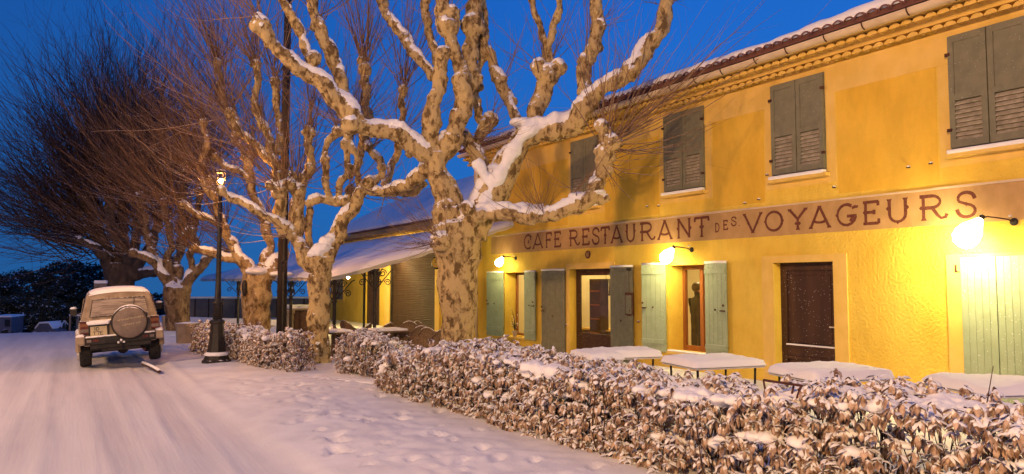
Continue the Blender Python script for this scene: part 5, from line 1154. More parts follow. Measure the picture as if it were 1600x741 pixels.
def hedge(label, pts, width, hfun, spacing, size, nl=7, snow_n=60, base=.06, gap=None, seed=1, ns=300):
    """pts: front foot line (x, y) ... ; the hedge lies to the right (house side) of it"""
    L0 = Vector((pts[0][0], pts[0][1], 0)); t = thing('hedge', label, 'hedge', L0, group='snow-crusted hedges beside the terrace')
    P = np.array(pts, float); seg = np.linalg.norm(np.diff(P, axis=0), axis=1); tot = seg.sum(); cum = np.concatenate([[0], np.cumsum(seg)])
    def at(s, w_):
        x = np.interp(s, cum, P[:,0]); y = np.interp(s, cum, P[:,1]); k = np.clip(np.searchsorted(cum, s)-1, 0, len(seg)-1)
        d = (P[k+1]-P[k])/seg[k][:,None]; nrm = np.stack([d[:,1], -d[:,0]], -1)
        if HSIDE < 0: nrm = -nrm
        return x+nrm[:,0]*w_, y+nrm[:,1]*w_, nrm
    HSIDE = -1 if np.cross(P[1]-P[0], np.array([1.0, 0])) > 0 else 1
    C = []; D = []
    def put(s, w_, z, d, jit=.06):
        x, y, nrm = at(s, w_); n = len(s); d = np.asarray(d, float)
        dd = np.stack([nrm[:,0]*d[:,0], nrm[:,1]*d[:,0], d[:,1]], -1)+rng.normal(0, .45, (n, 3))
        C.append(np.stack([x, y, z], -1)+rng.normal(0, jit*.6, (n, 3))); D.append(dd)
    def bulge(s, z): return .12*vnoise(s*1.3+seed*9, z*1.5, seed)+.07*vnoise(s*4, z*4+3, seed+1)
    nf = int(tot*1.0/spacing**2)
    s = rng.random(nf)*tot; hh = hfun(s); z = base+rng.random(nf)*(hh-base); w_ = .10*(z/hh)**3+bulge(s, z)+.02+.05*rng.random(nf)
    keep = vnoise(s*3.5+7, z*3.5, seed+2) > -.33
    if gap is not None: keep &= ~((((s-gap[0])/gap[2])**2+((z-gap[1])/gap[3])**2 < 1) & (rng.random(nf) < .93))
    s, z, w_ = s[keep], z[keep], w_[keep]; put(s, w_, z, np.stack([-np.ones(len(s)), .15+.0*s], -1))
    ni = int(nf*.8); s = rng.random(ni)*tot; hh = hfun(s); z = base+rng.random(ni)*(hh-base); w_ = .12+rng.random(ni)*(width-.12)
    if gap is not None:
        k = ~(((s-gap[0])/gap[2])**2+((z-gap[1])/gap[3])**2 < .8); s, z, w_ = s[k], z[k], w_[k]
    put(s, w_, z, np.stack([-np.ones(len(s)), .6+0*s], -1))
    ntp = int(tot*width/spacing**2*.85); s = rng.random(ntp)*tot; w_ = rng.random(ntp)*width; z = hfun(s)+.10*vnoise(s*2.5, w_*2.5, seed+3)+.07*vnoise(s*7, w_*7, seed+4)-.06*np.abs(2*w_/width-1)**3
    k = vnoise(s*2.2+3, w_*3.2, seed+6) > -.12; s, w_, z = s[k], w_[k], z[k]
    put(s, w_, z+.02, np.stack([-.25*np.ones(len(s)), 1+0*s], -1)); k2 = rng.random(len(s)) < .35; put(s[k2], w_[k2], z[k2]+.07, np.stack([-.3*np.ones(k2.sum()), 1+0*s[k2]], -1))
    ne = int(width*1.0/spacing**2)
    for send, sg in ((0, -1), (tot, 1)):
        w_ = rng.random(ne)*width; s = np.full(ne, float(send)); hh = hfun(s); z = base+rng.random(ne)*(hh-base)
        x, y, nrm = at(s, w_); k = 0 if send == 0 else len(seg)-1; d = (P[k+1]-P[k])/seg[k]*sg
        C.append(np.stack([x, y, z], -1)+rng.normal(0, .04, (ne, 3))); D.append(np.stack([np.full(ne, d[0]), np.full(ne, d[1]), .1+0*s], -1)+rng.normal(0, .3, (ne, 3)))
    C = np.concatenate(C); D = np.concatenate(D)
    V, F = leaves_mesh(C, D, size, nl); np_mesh('leaves', V, F, M['leaf'], t)
    tw = Twigs(); n = ns; s = rng.random(n)*tot; w_ = .08+rng.random(n)*(width-.16); x, y, _ = at(s, w_); h = hfun(s)*(.75+.30*rng.random(n)**2); u = np.linspace(0, 1, 6)
    Pp = np.stack([x, y, 0*x], -1)[:,None,:]+np.array([0,0,1.0])*(h[:,None,None]*u[None,:,None])+np.cumsum(rng.normal(0, .035, (n, 6, 3)), axis=1)
    tw.add(Pp, (.004+.006*rng.random(n))[:,None]*(1.2-.8*u)[None,:], 4); tw.build('stems', M['stem'], t)
    sn = MB(); rd = random.Random(seed)
    for k in range(snow_n):
        s1 = np.array([rd.random()*tot]); w1 = (.10+.85*rd.random())*width; x, y, _ = at(s1, w1); h1 = float(hfun(s1)[0]); r = rd.uniform(.035, .085) if rd.random() < .95 else rd.uniform(.10, .15)
        zz = h1+.10*float(vnoise(s1*2.5, np.array([w1])*2.5, seed+3)[0])-.01
        if vnoise(s1*2.2+3, np.array([w1])*3.2, seed+6)[0] > .28: continue
        sn.ball((float(x[0]), float(y[0]), zz-.01), r, 10, 7, (1.35, 1.35, .72), .12)
        if rd.random() < .5: sn.ball((float(x[0])+rd.uniform(-.2,.2), float(y[0])+rd.uniform(-.2,.2), zz-.01), r*.75, 9, 6, (1.2,1.2,.8), .1)
    for k in range(snow_n//7):                       # lumps caught on the face
        s1 = np.array([rd.random()*tot]); h1 = float(hfun(s1)[0]); x, y, _ = at(s1, .06+rd.random()*.08)
        sn.ball((float(x[0]), float(y[0]), rd.uniform(.45, .98)*h1), rd.uniform(.03, .075), 8, 6, (1.5,1.5,.7), .1)
    so = sn.build('snow', M['soft_snow'], t, fix=False); remesh(so, .018, 3, .035, .07)
    return t
def px_profile(pairs, X, y_of=None):
    ys = []; zs = []
    for px, py in pairs:
        c = at_x(px, py, X); ys.append(c.y); zs.append(c.z)
    o = np.argsort(ys); return np.array(ys)[o], np.array(zs)[o]
PY, PZ = px_profile([(590,548),(640,552),(715,556),(760,548),(795,545),(830,556),(900,570),(1000,580),(1100,596),(1180,608),(1300,606),(1400,600),(1440,606),(1500,622),(1560,640),(1600,648)], 5.3)
A0 = (at_z(590, 622, 0).x, at_z(590, 622, 0).y); A1 = (at_z(960, 738, 0).x, at_z(960, 738, 0).y)
k_ = (A1[0]-A0[0])/(A0[1]-A1[1]); A2 = (A1[0]+k_*.4*(A1[1]-1.2), 1.2)
print('HEDGE', A0, A1, A2, list(zip(PY.round(2), PZ.round(2))))
LA = [A0, A1, A2]
la1 = math.dist(A0, A1); la2 = math.dist(A1, A2)
def hA(s):
    y = np.interp(s, [0, la1, la1+la2], [A0[1], A1[1], A2[1]]); return np.interp(y, PY, PZ)+.03-.08*np.clip((8.5-y)/3, 0, 1)
gp = at_x(1405, 668, 4.6)
hedge('long snow-crusted hedge running from the big plane tree along the terrace to the right edge', LA, 1.0, hA, .070, .084, 7, 520, gap=(la1+(A1[1]-gp.y), gp.z, .22, .16), seed=3, ns=520)
B0 = at_z(524, 590, .05); B1 = at_z(592, 600, .05)
hedge('short snow-crusted hedge between the twin-stemmed tree and the long hedge', [(B0.x, B0.y), (B1.x+.1, B1.y)], .6, lambda s: .78+.05*np.sin(s*3), .075, .070, 6, 40, seed=9, ns=90)
C0 = at_z(345, 566, .05); C1 = at_z(400, 580, .05); C2 = at_z(453, 587, .05)
hedge('snow-crusted hedge between the street lamp and the twin-stemmed plane tree', [(C0.x+.2, C0.y), (C1.x, C1.y), (C2.x, C2.y)], .5, lambda s: .74+.06*np.sin(s*2.4+1), .078, .072, 6, 50, seed=15, ns=120)
D0_ = at_z(304, 556, .05); D1_ = at_z(332, 566, .05)
hedge('small dark hedge between the grey planter and the street lamp', [(D0_.x, D0_.y+.6), (D1_.x, D1_.y)], .9, lambda s: .72+.04*np.sin(s*3), .09, .075, 6, 10, seed=21, ns=60)

# ------------------------------------------------------------------ parked off-road car
M['paint'] = mat('frosted_beige_paint', (.23,.17,.11), (.35,.275,.195), 6, .5, .25, 60, snow=.36, snow_scale=10, bdist=.004)
M['car_black'] = mat('black_trim', (.015,.014,.014), (.03,.026,.024), 8, .55, .3, 30, snow=.2)
M['car_glass'] = mat('frosted_rear_glass', (.17,.135,.11), (.36,.30,.25), 7, .5, .2, 60, stretch=(.5,1,5), thr=(.36,.56))
M['tyre'] = mat('tyre_rubber', (.012,.012,.012), (.03,.028,.026), 20, .85, .5, 50, snow=.35)
M['cover'] = mat('spare_wheel_cover', (.16,.125,.10), (.22,.175,.145), 7, .6, .15, 40, snow=.3, snow_scale=8)
M['red_lens'] = mat('red_lens', (.07,.012,.010), (.14,.03,.02), 12, .4)
M['amber'] = mat('amber_lens', (.20,.08,.03), None, 8, .4)
M['plate'] = mat('number_plate', (.50,.42,.24), (.56,.47,.28), 8, .5, .05, 40)
def car():
    g = at_z(140, 577, .02); yaw = R(-1.5)
    loc = (g.x+.60, g.y-.05, gz(g.x+.60, g.y)+.075)
    t = thing('parked_car', 'snow-dusted beige off-road car seen from behind with a covered spare wheel', 'car', loc, (0, R(-4.0), yaw)); t.scale = (.93, .93, .95)
    B = lambda mb, nm, m, par=t, **k: mb.build(nm, M[m] if isinstance(m, str) else m, par, world=False, **k)
    # body: sections along the length, each (y, floor z, half widths at sill / belt / roof, belt z, roof z)
    S = [(.00,.52,.74,.80,.66,1.02,1.02,.02),(.03,.50,.78,.82,.80,.98,1.04,.04),(.05,.48,.80,.83,.795,1.0,1.05,.05),(.30,.46,.80,.83,.79,1.0,1.06,.06),(2.8,.42,.80,.83,.79,1.0,1.06,.06),(3.0,.42,.80,.82,.76,.98,1.03,.06),(3.7,.45,.76,.79,.70,.93,.98,.06),(3.92,.50,.70,.74,.62,.86,.90,.05)]
    vs = []; n = 10
    for (y, zf, ws, wb, wt, zb, zt, c) in S:
        half = [(0, zf), (ws-.08, zf), (ws, zf+.08), (wb, (zf+zb)/2+.05), (wb-.01, zb), (wt, zt), (0, zt+.01)]
        ring = half+[(-x, z) for x, z in half[-2:0:-1]]; vs.append([(x, y, z) for x, z in ring])
    k = len(vs[0]); mb = MB(); flat = [p for r in vs for p in r]; fs = []
    for i in range(len(vs)-1):
        for j in range(k): fs.append((i*k+j, i*k+(j+1)%k, (i+1)*k+(j+1)%k, (i+1)*k+j))
    fs += [tuple(range(k)), tuple((len(vs)-1)*k+j for j in range(k))]; mb.add(flat, fs)
    body = B(mb, 'body', 'paint', bevel=.02)
    # cabin
    G = [(.10,.79,.62,1.03,1.62),(.16,.79,.63,1.03,1.665),(1.2,.79,.64,1.04,1.70),(2.1,.79,.63,1.04,1.66),(2.75,.78,.60,1.03,1.10)]
    mb = MB(); vs = []
    for i, (y, wb, wt, zb, zt) in enumerate(G):
        yb = y-.07 if i == 0 else y
        half = [(0, yb, zb), (wb, yb, zb), (wt+.02, y, zt-.07), (wt-.05, y, zt), (0, y, zt+.035)]; vs.append(half+[(-x, y_, z) for x, y_, z in half[-2:0:-1]])
    k = 8; flat = [p for r in vs for p in r]; fs = []
    for i in range(len(vs)-1):
        for j in range(k): fs.append((i*k+j, i*k+(j+1)%k, (i+1)*k+(j+1)%k, (i+1)*k+j))
    fs += [tuple(range(k)), tuple((len(vs)-1)*k+j for j in range(k))]; mb.add(flat, fs); cab = B(mb, 'cabin', 'paint', bevel=.02)
    # rear window with rubber surround, tailgate seam, wiper
    def RW_(x, z, off): return (x, .03+(z-1.03)/.59*.07-off, z)
    mb = MB(); q = [(-.60,1.12),(.60,1.12),(.53,1.50),(-.53,1.50)]; mb.prism([RW_(x, z, .022) for x, z in q], (0, .02, 0)); gl = B(mb, 'rear_window', 'car_glass')
    mb = MB(); mb.tube([RW_(x, z, .020) for x, z in q+[q[0]]], .010, 6); B(mb, 'rubber_seal', 'car_black', gl)
    mb = MB(); mb.tube([RW_(.10,1.10,.04), RW_(.22,1.18,.05), RW_(.30,1.36,.05), RW_(.31,1.52,.03)], .007, 5); B(mb, 'wiper', 'car_black', gl)
    for sx in (-1, 1):
        mb = MB(); mb.prism([(sx*(.79-.19*.05), .28, 1.10), (sx*.79, 1.15, 1.10), (sx*.70, 1.15, 1.52), (sx*.70, .32, 1.52)], (sx*.012, 0, 0)); B(mb, 'side_window', 'car_glass')
        mb = MB(); mb.prism([(sx*.79, 1.22, 1.10), (sx*.79, 2.3, 1.10), (sx*.69, 2.05, 1.52), (sx*.70, 1.22, 1.52)], (sx*.012, 0, 0)); B(mb, 'side_window', 'car_glass')
        # flared arches and wheels
        for yc in (.62, 3.05):
            mb = MB(); pts = []
            for j in range(11):
                a = PI*j/10; pts.append((sx*.855, yc-.46*math.cos(a), .36+.44*math.sin(a)))
            mb.tube(pts, .055, 8); B(mb, 'wheel_arch', 'car_black' if yc > 1 else 'paint')
            mb = MB(); mb.lathe((sx*.72-.12, yc, .345), [(.20,0),(.33,.0),(.355,.03),(.36,.12),(.355,.20),(.33,.235),(.20,.24)], 26, (1,0,0)); w_ = B(mb, 'wheel', 'tyre')
            mb = MB(); mb.lathe((sx*.74+(.06 if sx > 0 else -.16), yc, .345), [(.06,0),(.20,.01),(.205,.10)], 16, (1,0,0)); B(mb, 'rim', 'white_metal', w_)
        mb = MB(); mb.box((sx*.715, -.015, .885), (.085,.035,.135)); tl = B(mb, 'tail_light', 'red_lens', bevel=.012)
        mb = MB(); mb.box((sx*.715, -.054, .955), (.08,.004,.030)); B(mb, 'reversing_lens', 'amber', tl)
        mb = MB(); mb.box((sx*.715, -.054, .83), (.08,.004,.035)); B(mb, 'frosted_lens', 'cover', tl)
        mb = MB(); mb.span((sx*.715-.10, -.045, 1.02), (sx*.715+.10, .06, 1.04)); mb.span((sx*.715-.10, -.03, .735), (sx*.715+.10, .06, .75)); B(mb, 'housing', 'car_black', tl)
        mb = MB(); mb.box((sx*.50, -.155, .605), (.055,.006,.024)); B(mb, 'reflector', emit_mat('glowing_red_reflector', (1,.10,.04), .5) if False else 'red_lens')
        mb = MB(); mb.box((sx*.635, -.155, .605), (.045,.006,.028)); B(mb, 'fog_light', 'cover')
        mb = MB(); mb.tube([(sx*.80,2.35,1.12),(sx*.93,2.33,1.15)], .018, 6); mb.box((sx*.97,2.33,1.18), (.075,.035,.085)); B(mb, 'door_mirror', 'car_black', bevel=.015)
        mb = MB(); mb.ball((sx*.97,2.33,1.28), .075, 8, 6, (1,.7,.5)); B(mb, 'mirror_snow', 'soft_snow', smooth=True)
        mb = MB(); mb.box((sx*.80,-.045,.62), (.085,.13,.10)); bc = B(mb, 'bumper_corner', 'paint', bevel=.035)
        mb = MB(); mb.ball((sx*.80,-.05,.73), .10, 10, 7, (.9,1.1,.35)); B(mb, 'snow', 'soft_snow', bc, smooth=True)
    mb = MB(); mb.box((0,-.06,.60), (.73,.095,.085)); mb.box((0,-.02,.47), (.62,.07,.06)); mb.box((0,.1,.40), (.40,.12,.06)); bp = B(mb, 'bumper', 'car_black', bevel=.02)
    mb = MB(); mb.box((0,-.055,.692), (.70,.085,.014)); B(mb, 'bumper_snow', 'soft_snow', bp, bevel=.01)
    # underbody: axle, springs, exhaust
    mb = MB(); mb.tube([(-.66,.62,.33),(.66,.62,.33)], .05, 10); mb.ball((.05,.62,.33), .13, 12, 8); mb.span((-.62,.2,.36), (.62,3.6,.44)); B(mb, 'axle', 'car_black')
    mb = MB(); mb.tube([(.45,.9,.36),(.45,.2,.33),(.47,-.06,.30)], .028, 8); B(mb, 'exhaust', 'rust')
    for sx in (-1, 1):
        mb = MB(); mb.box((sx*.74,.93,.26), (.13,.008,.13)); B(mb, 'mud_flap', 'car_black')
    mb = MB(); mb.tube([(0,-.02,.43),(0,-.20,.42),(0,-.24,.50)], .02, 8); mb.ball((0,-.24,.52), .03, 10, 8); tb = B(mb, 'tow_bar', 'car_black', smooth=True)
    mb = MB(); mb.ball((0,-.262,.575), .026, 8, 6); mb.ball((-.055,-.20,.525), .026, 8, 6); mb.ball((.055,-.20,.525), .026, 8, 6); B(mb, 'snow', 'soft_snow', tb, smooth=True)
    # number plate in its recess, ledge of snow above
    mb = MB(); mb.box((-.435,-.035,.825), (.205,.014,.135)); pr = B(mb, 'plate_recess', 'car_black')
    mb = MB(); mb.box((-.435,-.053,.81), (.165,.004,.100)); pl = B(mb, 'number_plate', 'plate')
    mb = MB(); mb.box((-.435,-.075,.985), (.215,.055,.035)); mb.box((-.435,-.04,1.0), (.235,.05,.03)); B(mb, 'snow_ledge', 'soft_snow', bevel=.018)
    mb = MB()
    def seg(x, z, s): # blocky plate characters, worn and half snowed over
        for a, b in s:
            p = Vector((-.435+x+a[0]*.05, -.0585, .81+z+a[1]*.065)); q = Vector((-.435+x+b[0]*.05, -.0585, .81+z+b[1]*.065)); d = (q-p).normalized()*.006; n_ = Vector((-d.z, 0, d.x))
            mb.add([p-d+n_, p-d-n_, q+d-n_, q+d+n_], [(0,1,2,3)])
    one = [((.5,0),(.5,1))]; dd_ = [((0,0),(0,1)),((0,1),(.7,1)),((.7,1),(1,.7)),((1,.7),(1,.3)),((1,.3),(.7,0)),((.7,0),(0,0))]
    seven = [((0,1),(1,1)),((1,1),(.5,0))]; tt = [((0,1),(1,1)),((.5,1),(.5,0))]; ee = [((0,0),(0,1)),((0,1),(1,1)),((0,.5),(.8,.5)),((0,0),(1,0))]
    seg(-.10,.015,one); seg(-.045,.015,dd_); seg(-.11,-.08,tt); seg(-.04,-.08,seven); seg(.03,-.08,ee); B(mb, 'plate_lettering', 'car_black', pl, fix=False)
    # covered spare wheel, with two pale rubbed lines of lettering
    c = Vector((.19,-.05,.95)); mb = MB(); mb.lathe(c, [(.33,0),(.375,.03),(.385,.11),(.37,.17),(.33,.18)], 40, (0,-1,0)); B(mb, 'spare_tyre', 'car_black', smooth=True)
    mb = MB(); mb.lathe(c+Vector((0,-.005,0)), [(.32,0),(.345,.03),(.35,.12),(.345,.20),(.315,.225),(.16,.240),(.0,.243)], 40, (0,-1,0)); sp_ = B(mb, 'spare_wheel_cover', 'cover', smooth=True)
    mb = MB()
    pts = [(c.x+.365*math.cos(a), -.17, c.z+.365*math.sin(a)) for a in [R(20)+R(140)*k/20 for k in range(21)]]; mb.tube(pts, [.012+.02*math.sin(PI*k/20) for k in range(21)], 8); B(mb, 'snow', 'soft_snow', sp_, smooth=True)
    mb = MB(); rdm = random.Random(3)
    for (x0, x1, z, h) in ((-.24,.27,.075,.030),(-.15,.23,-.045,.022)):
        x = x0; sl = .11
        while x < x1:
            w2 = rdm.uniform(.018,.03); zz = c.z+z+(x+.0)*sl; yy = -.3005+abs(x)*.05
            st = rdm.choice([[(0,0,0,1),(0,1,1,1)], [(0,0,0,1),(1,0,1,1),(0,.5,1,.5)], [(0,0,0,1),(0,0,1,0)], [(0,0,.5,1),(.5,1,1,0)]])
            for a, b, e_, f_ in st:
                p = Vector((c.x+x+a*w2, yy-.004, zz+b*h)); q = Vector((c.x+x+e_*w2, yy-.004, zz+f_*h)); d = (q-p).normalized()*.003; n_ = Vector((-d.z,0,d.x))
                mb.add([p-d+n_, p-d-n_, q+d-n_, q+d+n_], [(0,1,2,3)])
            x += w2+.012
            if rdm.random() < .12: x += .03
    B(mb, 'rubbed_lettering', 'plate', sp_, fix=False)
    # snow blanket on roof and bonnet
    xs = np.linspace(-.60, .60, 26); ys = np.linspace(.09, 2.12, 40); X, Y = np.meshgrid(xs, ys); e = np.clip((1-(np.abs(X)/.60)**6)*(1-np.abs((Y-1.105)/1.015)**14), 0, 1)**.4
    Z = np.interp(Y, [.1,.16,1.2,2.1], [1.63,1.675,1.715,1.67])+.03-.05*(X/.6)**2+e*(.045+.02*vnoise(X*3+4, Y*3, 77))-.02
    i = np.arange(X.size).reshape(X.shape); np_mesh('roof_snow', np.stack([X, Y, Z], -1).reshape(-1, 3), np.stack([i[:-1,:-1], i[:-1,1:], i[1:,1:], i[1:,:-1]], -1).reshape(-1, 4), M['soft_snow'], t, world=False)
    xs = np.linspace(-.68, .68, 16); ys = np.linspace(2.85, 3.85, 16); X, Y = np.meshgrid(xs, ys); Z = np.interp(Y, [2.8,3.0,3.7,3.92],[1.08,1.04,1.0,.9])+.06*(1-(X/.7)**4)
    i = np.arange(X.size).reshape(X.shape); np_mesh('bonnet_snow', np.stack([X, Y, Z], -1).reshape(-1, 3), np.stack([i[:-1,:-1], i[:-1,1:], i[1:,1:], i[1:,:-1]], -1).reshape(-1, 4), M['soft_snow'], t, world=False)
car()
a = at_z(223, 569, .1); b = at_z(249, 581, .07); m = MB(); m.tube([a, (a+b)/2+Vector((0,0,.01)), b], .035, 6); o = m.build('plank', M['brown_wood'], None)
t = thing('timber_post', 'snow-topped timber lying in the snow by the right rear wheel of the car', 'plank', a); WL['timber_post'] = a
o.name = 'wood'; o.parent = t; o.location = -a
m = MB(); m.tube([a+Vector((0,0,.035)), (a+b)/2+Vector((0,0,.045)), b+Vector((0,0,.03))], .03, 8); m.build('snow', M['soft_snow'], t, smooth=True)

# ------------------------------------------------------------------ planters, kerb, low wall, fence
def planter(px1, px2, py, h, label, d=.6, snow=True):
    a = at_z(px1, py, 0); b = at_z(px2, py, 0); c = (a+b)/2; hw = (b-a).length/2
    t = thing('planter', label, 'planter', (c.x, c.y, gz(c.x, c.y)), (0,0,-YAW*.6), 'stone planters along the kerb')
    m = MB(); m.lathe((0, d*.6, 0), [(hw*.90,0),(hw*1.0,h*.85),(hw*1.06,h*.86),(hw*1.08,h),(hw*.92,h),(hw*.9,h*.9)], 8, sy=.95); m.build('tub', M['concrete'], t, world=False)
    m = MB(); m.ball((0, d*.6, h-.02), hw*.92, 14, 8, (1,1,.16), .05); m.build('snow', M['soft_snow'], t, world=False, smooth=True)
    for k in range(4): m = MB(); m.box((math.cos(k*PI/2+.8)*hw*.7, d*.6+math.sin(k*PI/2+.8)*hw*.7, -.02), (.06,.06,.035)); m.build('foot', M['concrete'], t, world=False)
planter(270, 306, 544, .56, 'grey planter box in front of the forked tree, nearer of the two planters')
planter(249, 270, 522, .52, 'tan planter seen between the car and the forked tree, further of the two')
a = at_z(508, 594, .1); b = at_z(584, 602, .1); m = MB()
t = thing('stone_edging', 'snow-topped stone edging in front of the short hedge', 'stone kerb', (a.x, a.y, 0))
m.prism([(a.x, a.y, 0), (b.x, b.y, 0), (b.x+.22, b.y+.12, 0), (a.x+.22, a.y+.12, 0)], (0,0,.10)); m.build('stone', M['concrete'], t, bevel=.015)
m = MB(); m.prism([(a.x+.01, a.y+.01, .101), (b.x, b.y, .101), (b.x+.21, b.y+.12, .101), (a.x+.21, a.y+.12, .101)], (0,0,.035)); m.build('snow', M['soft_snow'], t, bevel=.016)
def wall_run(name, cat, label, P, h, th, m_, snow=.10):
    t = thing(name, label, cat, (P[0][0], P[0][1], 0)); w_ = MB(); s = MB()
    for k in range(len(P)-1):
        a = Vector((*P[k], -.3)); b = Vector((*P[k+1], -.3)); d = (b-a).normalized(); n = Vector((-d.y, d.x, 0))*th/2
        w_.prism([a-n, b-n, b+n, a+n], (0,0,h+.3)); q = Vector((0,0,h+.301)); n2 = n*1.15; s.prism([a-n2+q, b-n2+q, b+n2+q, a+n2+q], (0,0,snow))
    w_.build('wall', m_, t); s.build('snow', M['soft_snow'], t, bevel=.04); return t
p = [at_depth(268, 497, 30.5), at_depth(352, 503, 29), at_depth(440, 511, 27.5)]
wall_run('low_wall', 'wall', 'low stone wall thick with lamplit snow behind the forked tree and short tree', [(q.x, q.y) for q in p], .22, .35, M['concrete'], .20)
q = at_depth(452, 512, 24); m = MB(); t = thing('snow_heap', 'lamplit heap of snow beside the utility pole', 'snow heap', (q.x, q.y, 0))
for k in range(7): m.ball((q.x+random.uniform(-.4,.4), q.y+random.uniform(-.3,.3), .1+random.uniform(0,.25)), random.uniform(.25,.42), 14, 10, (1,1,.75), .08)
so = m.build('heap', M['soft_snow'], t, fix=False); remesh(so, .05, 3, .05, .2)
# terrace railing wall looking out over the valley
fa = at_depth(262, 500, 37); fb = at_depth(560, 500, 37)
M['panel'] = mat('slate_blue_panel', (.10,.10,.13), (.13,.13,.16), 3, .5, .1, 20)
t = thing('panel_fence', 'long dark panel fence with a thin line of snow at the edge of the terrace', 'fence', (fa.x, fa.y, 0))
d = (fb-fa); d.z = 0; L_ = d.length; d.normalize(); zt = at_depth(400, 465.5, 37).z; nrm = Vector((-d.y, d.x, 0)); n = 14
for k in range(n):
    a = Vector((fa.x, fa.y, -.6))+d*(L_*k/n+.03); b = Vector((fa.x, fa.y, -.6))+d*(L_*(k+1)/n-.03); m = MB(); m.prism([a-nrm*.015, b-nrm*.015, b+nrm*.015, a+nrm*.015], (0,0,zt+.56)); m.build('panel', M['panel'], t)
    m = MB(); a = Vector((fa.x, fa.y, -.6))+d*(L_*k/n); m.box((a.x, a.y, -.6+(zt+.6)/2), (.03,.03,(zt+.6)/2), rz=math.atan2(d.y, d.x)); m.build('post', M['black'], t)
m = MB(); a = Vector((fa.x, fa.y, zt-.03)); b = a+d*L_; m.prism([a-nrm*.05, b-nrm*.05, b+nrm*.05, a+nrm*.05], (0,0,.09)); m.build('snow', M['soft_snow'], t)
# counter block by the canopy posts
a = at_depth(444, 520, 22.5); b = at_depth(484, 520, 22.5); t = thing('outdoor_bar', 'snow-topped brown counter block behind the utility pole under the canopy', 'counter', (a.x, a.y, 0)); d2 = (b-a); d2.z = 0
zt2 = at_depth(460, 480, 22.5).z
m = MB(); m.prism([(a.x+.25,a.y,0),(b.x+.5,b.y,0),(b.x+.5,b.y+1.0,0),(a.x+.25,a.y+1.0,0)], (0,0,zt2-.1)); m.build('cabinet', M['brown_wood'], t)
m = MB(); m.prism([(a.x+.1,a.y-.1,zt2-.099),(b.x+.6,b.y-.1,zt2-.099),(b.x+.6,b.y+1.1,zt2-.099),(a.x+.1,a.y+1.1,zt2-.099)], (0,0,.05)); m.build('worktop', M['concrete'], t)
m = MB(); m.prism([(a.x+.12,a.y-.08,zt2-.048),(b.x+.58,b.y-.08,zt2-.048),(b.x+.58,b.y+1.08,zt2-.048),(a.x+.12,a.y+1.08,zt2-.048)], (0,0,.09)); m.build('snow', M['soft_snow'], t, bevel=.03)
m = MB(); m.lathe((a.x+.16, a.y-.05, 0), [(.13,0),(.13,.1),(.11,.12),(.115,zt2-.22),(.14,zt2-.2),(.14,zt2-.1)], 16); m.build('column', M['concrete'], t)

# ------------------------------------------------------------------ beyond the crest on the left
def evergreen(px, D, top_py, wpx, label, seed, squash=1.0):
    rd = np.random.default_rng(seed); base = at_depth(px, 515, D); zt = at_depth(px, top_py, D).z; z0 = float(fall(np.array([base.x]), np.array([base.y]))[0])-.1
    t = thing('evergreen_tree', label, 'tree', (base.x, base.y, z0), group='dark evergreens beyond the crest of the road'); H = zt-z0; Wd = wpx*D/FPX/2
    m = MB(); m.tube([(base.x, base.y, z0), (base.x+.1, base.y, z0+H*.55)], [.22,.08], 8); m.build('trunk', M['bark_dark'], t)
    nc = 75; ph = rd.random(nc)*6.28; hh = .10+.90*rd.random(nc); rr = np.sqrt(rd.random(nc))*Wd*np.clip(np.sin(np.clip(hh, 0, 1)**.85*2.75)+.12, .15, 1)
    CC = np.stack([base.x+rr*np.cos(ph), base.y+rr*np.sin(ph), z0+hh*H*.97], -1); n = 110
    P = CC[:,None,:]+rd.normal(0, 1, (nc, n, 3))*np.array([.42,.42,.20])*(Wd/2.6); P = P.reshape(-1, 3); k = len(P)
    A = rd.normal(0, 1, (k, 3)); A /= np.linalg.norm(A, axis=1, keepdims=True); B = np.cross(A, rd.normal(0, 1, (k, 3))); B /= np.linalg.norm(B, axis=1, keepdims=True); s = (.07+.10*rd.random(k))[:,None]
    V = np.stack([P-A*s, P-B*s*.5, P+A*s, P+B*s*.5], 1).reshape(-1, 3); F = np.arange(k*4).reshape(-1, 4); np_mesh('crown', V, F, M['evergreen'], t, smooth=False)
for i, (px, D, tp, wp, lb) in enumerate(((-10,56,430,80,'low brownish evergreen at the far left edge of the picture'), (32,60,424,75,'rounded dark evergreen second from the left edge'), (68,52,414,60,'dark evergreen with a snowy crown left of the tallest one'), (100,50,407,75,'tallest dark evergreen standing left of the car roof'), (140,52,413,70,'dark evergreen directly above the car and the road sign'), (176,56,428,70,'dark evergreen half hidden by the trunk of the bushy tree'),
        (228,50,462,60,'dark shrubby evergreen behind the car, right of the bushy trunk'), (15,46,462,70,'low dark evergreen in front at the far left'), (84,44,468,80,'low dark evergreen in front of the tallest one'))):
    evergreen(px, D, tp, wp, lb, 100+i)
# far things among the trees
def far_box(name, cat, label, px1, px2, py1, py2, D, depth, m_, parts=True):
    a = at_depth(px1, py2, D); b = at_depth(px2, py2, D); zt = at_depth(px1, py1, D).z; z0 = a.z-.6
    t = thing(name, label, cat, (a.x, a.y, z0)); return t, a, b, z0, zt
t, a, b, z0, zt = far_box('parked_van', 'van', 'pale snow-topped van at the far left beyond the crest of the road', -12, 17, 496, 516, 40, 2, None)
m = MB(); m.prism([(a.x,a.y,z0+.4),(b.x,b.y,z0+.4),(b.x+.5,b.y+1.8,z0+.4),(a.x+.5,a.y+1.8,z0+.4)], (0,0,zt-z0-.4)); m.build('body', M['panel'], t, bevel=.08)
m = MB(); m.prism([(a.x,a.y,zt),(b.x,b.y,zt),(b.x+.5,b.y+1.8,zt),(a.x+.5,a.y+1.8,zt)], (0,0,.09)); m.build('snow', M['soft_snow'], t)
